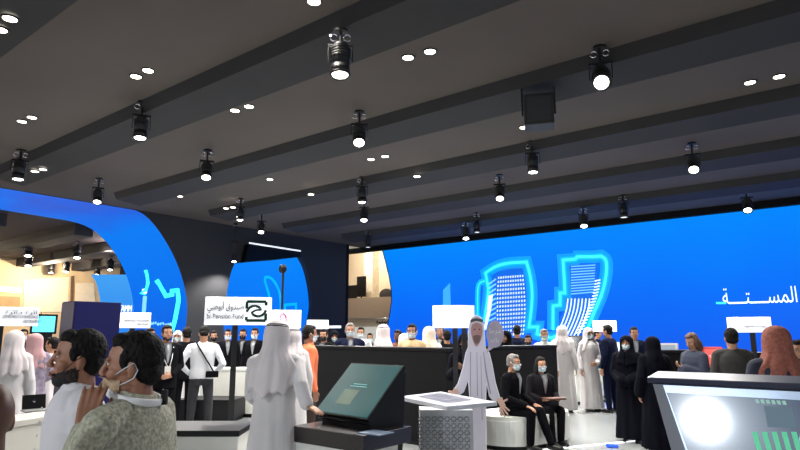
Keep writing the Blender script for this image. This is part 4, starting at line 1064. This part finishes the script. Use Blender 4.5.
# round white bench
def stadium(bm, L, r, z0, z1, n=24, inset=0):
    pts = []
    for i in range(n+1): a = -PI/2+PI*i/n; pts.append((L/2+(r-inset)*math.cos(a), (r-inset)*math.sin(a)))
    for i in range(n+1): a = PI/2+PI*i/n; pts.append((-L/2+(r-inset)*math.cos(a), (r-inset)*math.sin(a)))
    A = [bm.verts.new((p[0], p[1], z0)) for p in pts]; B = [bm.verts.new((p[0], p[1], z1)) for p in pts]
    bm.faces.new(A[::-1]); bm.faces.new(B)
    for i in range(len(pts)): bm.faces.new((A[i], A[(i+1) % len(pts)], B[(i+1) % len(pts)], B[i]))
a = flr(505, 9.45); b = flr(532, 9.85); c = (a+b)/2
t = empty('bench', (c.x, c.y, 0), math.atan2(b.y-a.y, b.x-a.x))
LL = (b-a).length
bm = bmesh.new(); stadium(bm, LL, .52, 0, .06, inset=.05); obj('base', bm, black, t)
bm = bmesh.new(); stadium(bm, LL, .52, .06, .40); obj('body', bm, white_lam, t)
bm = bmesh.new(); stadium(bm, LL, .51, .40, .46); obj('cushion', bm, mat('white_cushion_vinyl', (222, 222, 214), rough=.5, var=.02), t)
tag(t, 'low white bench with rounded ends carrying the seated pair', 'bench')
# table in front of the printed man
TX = flr(445, 5.9)
tz = .985
q = [onz(399, 396.5, tz), onz(441, 391.5, tz), onz(497, 402, tz), onz(447, 406.5, tz)]
bm = bmesh.new(); A = [bm.verts.new(p+Vector((0, 0, -.035))-Vector((TX.x, TX.y, 0))) for p in q]; B = [bm.verts.new(p-Vector((TX.x, TX.y, 0))) for p in q]
bm.faces.new(A[::-1]); bm.faces.new(B)
for i in range(4): bm.faces.new((A[i], A[(i+1) % 4], B[(i+1) % 4], B[i]))
t = empty('display_table', TX)
obj('table_top', bm, mat('pale_grey_top', (196, 198, 206), rough=.25, var=.03), t)
ce = sum((p for p in q), Vector())/4-TX
rzt = az(446)
arab = mat('grey_carved_panel', (172, 174, 178), rough=.6)
# pedestal: front panel with star lattice
Mx = Matrix.Translation((ce.x, ce.y, 0)) @ Matrix.Rotation(rzt, 4, 'Z')
pw = .0
fx0 = (at(420, 420, 5.75)-TX); fx1 = (at(473, 420, 5.75)-TX)
dv = (fx1-fx0); dv.z = 0; w_ = dv.length; M2 = Matrix.Translation((fx0.x, fx0.y, 0)) @ Matrix.Rotation(math.atan2(dv.y, dv.x), 4, 'Z')
bm = bmesh.new(); box(bm, (0, 0, 0), (w_, .28, tz-.035), M2); obj('pedestal', bm, arab, t)
bm = bmesh.new(); st = .06
for i in range(int(w_/st)+1):
    for j in range(15):
        cx_, cz_ = (i+.5)*st-.02, (j+.5)*st
        if cx_ > w_-.04: continue
        for k in range(2):
            rot = Matrix.Translation((cx_, -.002, cz_)) @ Matrix.Rotation(k*PI/4, 4, 'Y')
            r = .021
            for (a0, b0) in (((-r, -r), (r, -r+.006)), ((-r, r-.006), (r, r)), ((-r, -r), (-r+.006, r)), ((r-.006, -r), (r, r))):
                box(bm, (a0[0], -.004, a0[1]), (b0[0], .001, b0[1]), M2 @ rot)
obj('lattice_panel', bm, mat('dark_lattice_relief', (138, 141, 146), rough=.6), t)
tr = lambda u, v: q[0].lerp(q[3], v).lerp(q[1].lerp(q[2], v), u)-TX
bm = bmesh.new(); poly(bm, [tr(*c_)+Vector((0, 0, .003)) for c_ in [(.25, .15), (.85, .1), (.8, .75), (.25, .8)]]); obj('display_print', bm, mat('dark_print', (96, 98, 112), rough=.4, var=.6, scale=12), t)
tag(t, 'pale table on a grey star lattice pedestal in front of the flat printed man', 'table')

# flat printed standee of a man in a white robe, with speech bubble
SD = 6.95
sp_ = flr(479, SD); t = empty('standee', sp_, az(479))
def SPt(px, py): 
    p = at(px, py, SD); dx = (p.x-sp_.x)*math.cos(az(479))+(p.y-sp_.y)*math.sin(az(479)); return (dx, p.z)
def flat(name, pts, m, y0, y1, par, sm=True):
    if sm: pts = smooth_pts(list(pts)+[pts[0]], 5)[:-1]
    P2 = [SPt(*p) for p in pts]; bm = bmesh.new(); slab(bm, P2, y0, y1); return obj(name, bm, m, par)
sil = [(476.5, 315.5), (481, 318), (483.5, 325), (484.5, 338), (485, 348), (489, 353), (492, 365), (495, 382), (500, 399), (494, 402), (489, 396), (486, 382), (485.5, 400), (486, 450), (486, 520), (473, 520), (473, 450), (470, 398), (468.5, 380), (464, 392), (458, 397), (452.5, 392), (458, 384), (463, 368), (466, 353), (469, 346), (468.5, 335), (469.5, 324), (472, 318)]
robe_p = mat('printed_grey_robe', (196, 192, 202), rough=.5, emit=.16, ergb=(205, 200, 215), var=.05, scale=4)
sil = [(min(p[0], 999), p[1]) for p in sil]
sk = mat('printed_face', (168, 128, 124), rough=.55, emit=.1, var=.1, scale=14)
fig = flat('figure_print', [p for p in sil], robe_p, -.008, .008, t, sm=False)
sil_out = [(a-(.6 if a < 477 else -.6), b-(.8 if b < 325 else 0)) for a, b in sil]
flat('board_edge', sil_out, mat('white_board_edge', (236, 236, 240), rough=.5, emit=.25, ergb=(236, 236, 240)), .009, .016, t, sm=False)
flat('face_print', [(476.5, 322.5), (481.5, 325), (482.5, 332), (480.5, 341), (476.5, 346.5), (473, 341), (471, 332), (472, 325)], sk, -.012, -.008, fig)
flat('head_cord_print', [(470.5, 319.5), (476.5, 318), (483, 319.5), (483.5, 322.5), (476.5, 321), (470.5, 322.5)], mat('printed_dark_cord', (80,74,80), rough=.6), -.014, -.008, fig, sm=False)
flat('beard_print', [(473, 336), (476.5, 335), (480.5, 336), (479.5, 341.5), (476.5, 344), (474, 341.5)], mat('printed_beard', (120,92,90), rough=.6), -.014, -.012, fig)
for x in (474.6, 479.4): flat('eye_print', [(x-1.2, 329.2), (x, 328.6), (x+1.2, 329.2), (x, 330)], mat('printed_eye', (70,50,50), rough=.5), -.014, -.012, fig)
shade = mat('printed_robe_shadow', (150, 146, 160), rough=.6, emit=.08)
for l in ([(470, 352), (471, 352), (471, 372), (470.8, 398), (470, 398), (470, 372)], [(483, 352), (484, 352), (486.8, 372), (491, 393), (490, 394), (485.6, 374)], [(476.6, 352), (477.2, 352), (478, 396), (477, 396)], [(480.6, 356), (481.1, 356), (482.6, 420), (481.8, 420)]):
    flat('fold_print', l, shade, -.011, -.008, fig, sm=False)
# printed hands: palm with five fingers
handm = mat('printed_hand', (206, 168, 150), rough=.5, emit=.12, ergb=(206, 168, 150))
def fing(name, P_, par):
    bm = bmesh.new()
    for (a0, b0, r) in P_:
        A0 = SPt(*a0); B0 = SPt(*b0); rr = r*SD/600
        d = Vector((B0[0]-A0[0], 0, B0[1]-A0[1])); nn = Vector((-d.z, 0, d.x)).normalized()*rr; e_ = d.normalized()*rr*.6
        a_, b_ = Vector((A0[0], -.018, A0[1])), Vector((B0[0], -.018, B0[1]))
        vs = [a_-nn, b_-nn*.85, b_+e_-nn*.4, b_+e_+nn*.4, b_+nn*.85, a_+nn]
        F = [bm.verts.new(v) for v in vs]; K_ = [bm.verts.new(v+Vector((0, .012, 0))) for v in vs]
        bm.faces.new(F); bm.faces.new(K_[::-1])
        for i in range(6): bm.faces.new((F[i], F[(i+1) % 6], K_[(i+1) % 6], K_[i]))
    return obj(name, bm, handm, par)
fing('hand_print', [((499, 398), (503, 406), 3.0), ((503, 405), (509, 410), .9), ((502.5, 407), (507.5, 414), .9), ((501, 408), (504.5, 416), .9), ((499.5, 407), (501.5, 415), .85), ((503, 401), (507, 399), .9)], fig)
fing('hand_print', [((458, 391), (453, 393), 2.2), ((454, 392), (448.5, 391.5), .8), ((454, 393), (448.5, 393.6), .8), ((454, 394.5), (449.5, 395.8), .8), ((455, 395.5), (451.5, 397.6), .75), ((456, 391), (454, 388.6), .8)], fig)
ov = [(494+10.2*math.cos(2*PI*i/20), 334.5-14.2*math.sin(2*PI*i/20)) for i in range(20)]
bub = [p for p in ov]
bm_m = mat('grey_speech_bubble', (158, 150, 166), rough=.5, emit=.12, ergb=(170, 162, 180))
sb = flat('speech_bubble', [(495+8.6*math.cos(a*PI/180), 334.0-13.6*math.sin(a*PI/180)) for a in list(range(-100, 215, 15))]+[(488.5, 346), (486, 353), (493, 348)], bm_m, -.03, -.02, t, sm=False)
for s_, py in (('\uFE8E\uFEA3\uFEAE\uFEE3', 331), ('\uFEDA\uFE91', 340)):
    p = SPt(495, py); text(s_, .075, Matrix.Translation((p[0], -.032, p[1])) @ UP, white_lam, sb, 'CENTER')
bm = bmesh.new(); box(bm, (-.25, -.15, 0), (.25, .2, .02), bev=.004); obj('foot_plate', bm, grey_lam, t)
tag(t, 'flat printed cutout of a man in white robe with a grey speech bubble', 'standee')

# ------------------------------------------------------------------ signs on posts
def sign(x0, x1, y0, y1, d, lab, posts, post_bottom=True, thick=.05, tilt=0, curve=0):
    xm = (x0+x1)/2; t = empty('sign', flr(xm, d), az(xm)+tilt)
    a = at(x0, y1, d); b = at(x1, y0, d); w_ = (x1-x0)/600*d*1.016; zl_ = at(xm, y1, d).z; zh = at(xm, y0, d).z
    bm = bmesh.new()
    if curve:
        n_ = 14; F = []
        for i in range(n_+1):
            u = i/n_; x = -w_/2+w_*u; yy = -curve*(1-(2*u-1)**2)
            F.append([bm.verts.new((x, yy, zl_)), bm.verts.new((x, yy, zh)), bm.verts.new((x, yy+thick, zh)), bm.verts.new((x, yy+thick, zl_))])
        for A, B in zip(F, F[1:]):
            for k in range(4): bm.faces.new((A[k], A[(k+1) % 4], B[(k+1) % 4], B[k]))
        bm.faces.new(F[0]); bm.faces.new(F[-1][::-1])
    else: box(bm, (-w_/2, 0, zl_), (w_/2, thick, zh), bev=.008)
    bd = obj('board', bm, sign_face, t)
    for p in posts:
        x = (p-xm)/600*d*1.016
        bm = bmesh.new(); box(bm, (x-.035, thick, 0), (x+.035, thick+.06, zh-.05)); obj('post', bm, dark_metal, t)
    bm = bmesh.new(); box(bm, (-.28, -.16, 0), (.28, .28, .025), bev=.006); obj('base', bm, dark_metal, t)
    tag(t, lab, 'sign'); return t, bd, w_, zl_, zh
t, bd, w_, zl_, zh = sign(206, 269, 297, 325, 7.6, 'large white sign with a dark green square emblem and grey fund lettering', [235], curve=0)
hgt = zh-zl_
Mt = lambda x, z: Matrix.Translation((x, -.004, z)) @ UP
text('\uFEF2\uFE92\uFEC7\uFEEE\uFE91\uFE83 \uFED5\uFEED\uFEAA\uFEE8\uFEBB', .105, Mt(-w_/2+.03, zl_+hgt*.64), ink, bd, width=w_*.54, bold=.012)
text('bi Pension Fund', .085, Mt(-w_/2+.03, zl_+hgt*.30), ink, bd, width=w_*.54, bold=.012)
# emblem: square frame broken by two interlocking curved strokes
e0 = w_/2-.07-hgt*.68; ez = zl_+hgt*.16; S = hgt*.68
bm = bmesh.new()
def estroke(pts, wd):
    P2 = smooth_pts(pts, 6)
    for (a0, b0), (a1, b1) in zip(P2, P2[1:]):
        d = Vector((a1-a0, 0, b1-b0));
        if d.length < 1e-6: continue
        nn = Vector((-d.z, 0, d.x)).normalized()*wd/2
        p_ = Vector((e0+a0*S, -.004, ez+b0*S)); q_ = Vector((e0+a1*S, -.004, ez+b1*S)); poly(bm, [p_-nn*S, q_-nn*S, q_+nn*S, p_+nn*S])
for p_, q_ in (((0, .0), (1, .0)), ((1, 0), (1, .38)), ((0, .62), (0, 1)), ((0, 1), (1, 1)), ((1, .8), (1, 1)), ((0, 0), (0, .2))): estroke([p_, q_], .15)
estroke([(0, .45), (.12, .66), (.38, .78), (.68, .68), (.72, .52)], .14)
estroke([(1, .55), (.88, .34), (.62, .22), (.32, .32), (.28, .48)], .14)
estroke([(.30, .45), (.5, .55), (.72, .56)], .10)
obj('emblem', bm, green_ink, bd)
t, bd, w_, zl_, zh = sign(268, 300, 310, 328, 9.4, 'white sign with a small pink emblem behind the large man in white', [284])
bm = bmesh.new(); RIBN = Vector((0, -1, 0)); zc_ = zl_+(zh-zl_)*.55
ribbon(bm, [Vector(((-.02+.05*math.cos(a*PI/6)), -.004, zc_+.06*math.sin(a*PI/6))) for a in range(10)], .02); ribbon(bm, [Vector((-.02, -.004, zc_+.09)), Vector((.05, -.004, zc_-.07))], .018)
obj('emblem', bm, mat('pink_print', (206, 92, 150), rough=.5), bd)
sign(307, 328, 320, 329, 13.2, 'small blank white sign above the head of the man in orange', [317])
t, bd, w_, zl_, zh = sign(-6, 33, 307, 326, 7.0, 'white department sign at the far left edge with three short lines of text', [2])
text('\uFE93\uFEAE\uFE8B\uFE8D\uFEA9 \uFE93\uFEAE\uFE8B\uFE8D\uFEA9', .065, Mt(-.10, zl_+(zh-zl_)*.72), ink, bd, width=.36); text('DEPARTMENT OF MUNICIPALITIES', .05, Mt(-.12, zl_+(zh-zl_)*.48), ink, bd, width=.38); text('AND TRANSPORT', .05, Mt(.08, zl_+(zh-zl_)*.24), ink, bd, width=.18)
t, bd, w_, zl_, zh = sign(117, 148, 312.5, 328, 9.0, 'white department sign in front of the blue archway behind the near men', [132])
text('\uFE93\uFEAE\uFE8B\uFE8D\uFEA9 \uFE93\uFEAE\uFE8B\uFE8D\uFEA9', .055, Mt(-.12, zl_+(zh-zl_)*.72), mat('soft_red_ink', (170, 130, 130), rough=.6), bd, width=.34); text('DEPARTMENT OF ECONOMY', .045, Mt(-.12, zl_+(zh-zl_)*.46), ink, bd, width=.34); text('ABU DHABI', .045, Mt(.05, zl_+(zh-zl_)*.24), ink, bd, width=.16)
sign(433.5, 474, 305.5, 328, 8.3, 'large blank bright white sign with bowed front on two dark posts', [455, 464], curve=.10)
t, bd, w_, zl_, zh = sign(594, 616, 320.5, 331.5, 15.2, 'small white sign just above the man in the navy suit', [606])
text('DEPARTMENT OF HEALTH', .05, Mt(-.16, zl_+(zh-zl_)*.5), grey_lam, bd, width=.30)
t, bd, w_, zl_, zh = sign(731, 768.5, 317, 332.5, 8.8, 'white sign on a black post at the right above the olive jacket', [752])
text('\uFE93\uFEAE\uFE8B\uFE8D\uFEA9', .03, Mt(.02, zl_+(zh-zl_)*.60), grey_lam, bd, width=.16); text('DEPARTMENT OF JUSTICE', .034, Mt(-.06, zl_+(zh-zl_)*.38), ink, bd, width=.27)

# tall navy box at the left with purple side
cr = flr(73, 6.6); e1 = onx(119, 333, cr.x); e2 = ony(60, 333, cr.y)
ly = e1.y-cr.y; lx = cr.x-e2.x
t = empty('tall_display_box', (cr.x-lx/2, cr.y+ly/2, 0)); ztop = at(73, 301, 6.6).z
bm = bmesh.new(); box(bm, (-lx/2, -ly/2, .02), (lx/2, ly/2, ztop), bev=.006); obj('body', bm, mat('deep_navy_glow', (8, 8, 30), rough=.5, spec=.2, emit=.5, ergb=(24, 24, 100), var=.25, scale=1), t)  # navy tone held up by a glow put into the material
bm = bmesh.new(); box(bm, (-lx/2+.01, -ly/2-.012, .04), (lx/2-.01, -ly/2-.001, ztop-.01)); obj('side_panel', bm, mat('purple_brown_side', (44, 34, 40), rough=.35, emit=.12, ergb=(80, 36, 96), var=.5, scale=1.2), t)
bm = bmesh.new(); box(bm, (-lx/2-.02, -ly/2-.02, 0), (lx/2+.02, ly/2+.02, .04)); obj('plinth', bm, black, t)
tag(t, 'tall deep navy display box standing behind the man in the pale shirt', 'display box')
# cyan wall monitor and laptop at the left
def laptop(px, py, d, lab):
    p = at(px, py, d); t = empty('laptop', p, az(px)+.25)
    bm = bmesh.new(); box(bm, (-.10, -.07, 0), (.10, .07, .012), bev=.004); obj('keyboard_base', bm, grey_lam, t)
    Mx = Matrix.Translation((0, .07, .012)) @ Matrix.Rotation(-.25, 4, 'X'); bm = bmesh.new(); box(bm, (-.09, -.004, 0), (.09, .004, .12), Mx, bev=.004); l = obj('lid', bm, black, t)
    bm = bmesh.new(); ell(bm, (0, -.005, .065), (.011, .002, .012), Mx); obj('lid_badge', bm, chrome, l)
    tag(t, lab, 'laptop')
ztopc = 1.0
p = onz(36, 411, ztopc); 
t = None
def dist(v): 
    return v.x*-math.sin(YAW)+v.y*math.cos(YAW)
laptop(36, 411, dist(p), 'open black laptop on the white counter in front of the woman in the pink scarf')
kiosk(43, 10.6, .40, .34, 'cyan lit monitor behind the pink headscarf', glow('cyan_monitor', (90, 205, 235), 1.0), z0=at(43, 334, 10.6).z, frame=black, tilt=.0)
# dark pole with a round head beside the fund sign
t = empty('pole_stand', flr(281, 11.5)); zt2 = at(281, 271, 11.5).z
bm = bmesh.new(); cyl(bm, (0, 0, 0), (0, 0, zt2), .022); obj('pole', bm, dark_metal, t)
bm = bmesh.new(); cyl(bm, (0, 0, 0), (0, 0, .03), .25); obj('base', bm, dark_metal, t)
bm = bmesh.new(); ell(bm, (0, 0, zt2+.04), (.085, .05, .085)); torus(bm, (0, 0, 0), .07, .016, mtx=Matrix.Translation((0, -.03, zt2+.04)) @ Matrix.Rotation(PI/2, 4, 'X')); obj('camera_head', bm, black, t, True)
tag(t, 'thin dark pole with a round black head in front of the second blue opening', 'pole')
# white shelf on the dark wall return, its brightness put in as glow
q0 = at(327, 327, 15); q1 = at(341, 327, 15)
bm = bmesh.new(); d_ = (q1-q0).normalized(); cyl(bm, q0, q1, .03, n=10); lb = obj('wall_shelf', bm, glow('bar_glow', (210, 215, 220), .8), None, True); tag(lb, 'slim horizontal white shelf over the heads left of the man in navy suit', 'shelf')
# light line inlaid in the floor
a = onz(540, 450, .004); b = onz(640, 440.5, .004); d_ = (b-a).normalized(); a -= d_*1.2; b += d_*1.5; n_ = Vector((-d_.y, d_.x, 0))*.025
bm = bmesh.new(); A = [bm.verts.new(v) for v in (a-n_, b-n_, b+n_, a+n_)]; bm.faces.new(A); r_ = bmesh.ops.extrude_face_region(bm, geom=bm.faces[:])
for v in [g for g in r_['geom'] if isinstance(g, bmesh.types.BMVert)]: v.co.z += .006
fl = obj('floor_light_strip', bm, glow('floor_strip_glow', (250, 252, 255), 1.3)); tag(fl, 'thin white light line inlaid in the floor in front of the seated pair', 'light strip')
# small blue thing lying on the floor at its end
p = onz(612, 448, 0); bm = bmesh.new(); capsule(bm, p+Vector((-.06, 0, .03)), p+Vector((.07, .02, .03)), .03, .022)
tag(obj('shoe_cover', bm, glow('bright_blue_object', (30, 90, 230), .4), None, True), 'small bright blue object on the floor by the woman in black', 'floor object')

# ------------------------------------------------------------------ large angled display, lower right
D0 = 2.55
A0 = at(663, 385, D0)
zS = A0.z
# top edge runs along room +x
tr_ = onz(793, 391, zS)
t = empty('large_kiosk', (A0.x+.5, A0.y+.1, 0)); O = t.location
lean_ = .26; Un2 = Vector((0, math.sin(lean_), math.cos(lean_))); N2 = Vector((0, -math.cos(lean_), math.sin(lean_)))
def uv0(px, py):
    r, _ = ray(px, py); o_ = Vector((0, 0, EYE)); tt = (A0-o_).dot(N2)/r.dot(N2); return (o_+r*tt-A0).x
def S2(u, v, n=0): return A0+Vector((1, 0, 0))*u-Un2*v+N2*n-O     # u right, v down along the screen
def panel2(name, pts, n0, n1, m, par):
    bm = bmesh.new(); F = [bm.verts.new(S2(u, v, n1)) for u, v in pts]; K_ = [bm.verts.new(S2(u, v, n0)) for u, v in pts]
    bm.faces.new(F); bm.faces.new(K_[::-1])
    for i in range(len(pts)): bm.faces.new((F[i], F[(i+1) % len(pts)], K_[(i+1) % len(pts)], K_[i]))
    return obj(name, bm, m, par)
Wd = uv0(812, 392); Hh = .62
navyg = mat('navy_gloss_body', (20, 27, 52), rough=.38, var=.1, scale=2)
panel2('body', [(-.045, -.015), (Wd+.05, -.015), (Wd-.10, Hh+.1), (.16, Hh+.1)], -.10, -.005, navyg, t)
frm = panel2('frame', [(0, 0), (Wd, 0), (Wd-.14, Hh), (.21, Hh)], -.006, .0, mat('silver_frame', (150, 165, 185), rough=.3, metal=.3), t)
scm = mat('glass_picture_surface', (16, 24, 38), rough=.24, spec=.35, emit=.5, ergb=(62, 88, 122), var=.25, scale=1.4, coat=.5)
s_ = panel2('screen', [(.014, .03), (Wd-.02, .03), (Wd-.155, Hh-.01), (.222, Hh-.01)], .0, .003, scm, t)
gm = glow('green_bar_graphic', (70, 165, 125), .85); gm2 = glow('pale_green_graphic', (120, 160, 150), .8)
def uv(px, py):
    r, _ = ray(px, py); o_ = Vector((0, 0, EYE)); n_ = N2; tt = (A0-o_).dot(n_)/r.dot(n_); p = o_+r*tt-A0
    return p.x, -p.dot(Un2)
for k in range(5):
    x = 752+k*9.8
    panel2('chart_bar', [uv(x, 432), uv(x+5.5, 432), uv(x+11, 452), uv(x+5.5, 452)], .003, .005, gm, s_)
for k in range(6): panel2('chart_tick', [uv(755+k*5.4, 399.5+k*.3), uv(758.5+k*5.4, 399.5+k*.3), uv(760+k*5.4, 403.5+k*.3), uv(756.5+k*5.4, 403.5+k*.3)], .003, .005, gm2, s_)
panel2('picture_patch', [uv(764, 406), uv(792, 408), uv(798, 428), uv(768, 427)], .003, .004, glow('blue_grey_patch', (70, 92, 104), .7), s_)
# top cap of the console, facing up towards the lamps
bm = bmesh.new(); box(bm, (-.06, -.015, -.012), (Wd+.07, .15, .012), Matrix.Translation(S2(0, -.02)) @ Matrix.Rotation(.11, 4, 'X'), bev=.005); obj('top_cap', bm, navyg, t)
bm = bmesh.new(); box(bm, (.12, .05, 0), (Wd-.15, .30, zS-.5)); obj('pedestal', bm, navyg, t)
tag(t, 'large leaning console display with silver frame and green chart bars at the lower right', 'kiosk')
# unseen lamp added to put the glare on that screen: mirror direction of the view at the brightest spot
r_, _ = ray(706, 404); r_ = r_.normalized(); hp = Vector((0, 0, EYE))+r_*((A0-Vector((0, 0, EYE))).dot(N2)/r_.dot(N2)); rf = r_-2*r_.dot(N2)*N2
k_ = (5.25-hp.z)/rf.z; lp_ = hp+rf*k_
GL = lp_
tt_ = place_spot((lp_.x, lp_.y, 5.3), 0, 1, 1.1, 'unseen black spotlight added behind the visitor for glare on the large console display', e=0.001)
l = bpy.data.lights.new('lamp', 'SPOT'); l.energy = 1100; l.spot_size = .9; l.spot_blend = .5; l.shadow_soft_size = .28; l.color = (.84, .92, 1)
lo = bpy.data.objects.new('lamp', l); C.objects.link(lo); lo.location = (lp_.x, lp_.y, 4.95); lo.rotation_euler = (hp-lo.location).to_track_quat('-Z', 'Y').to_euler()
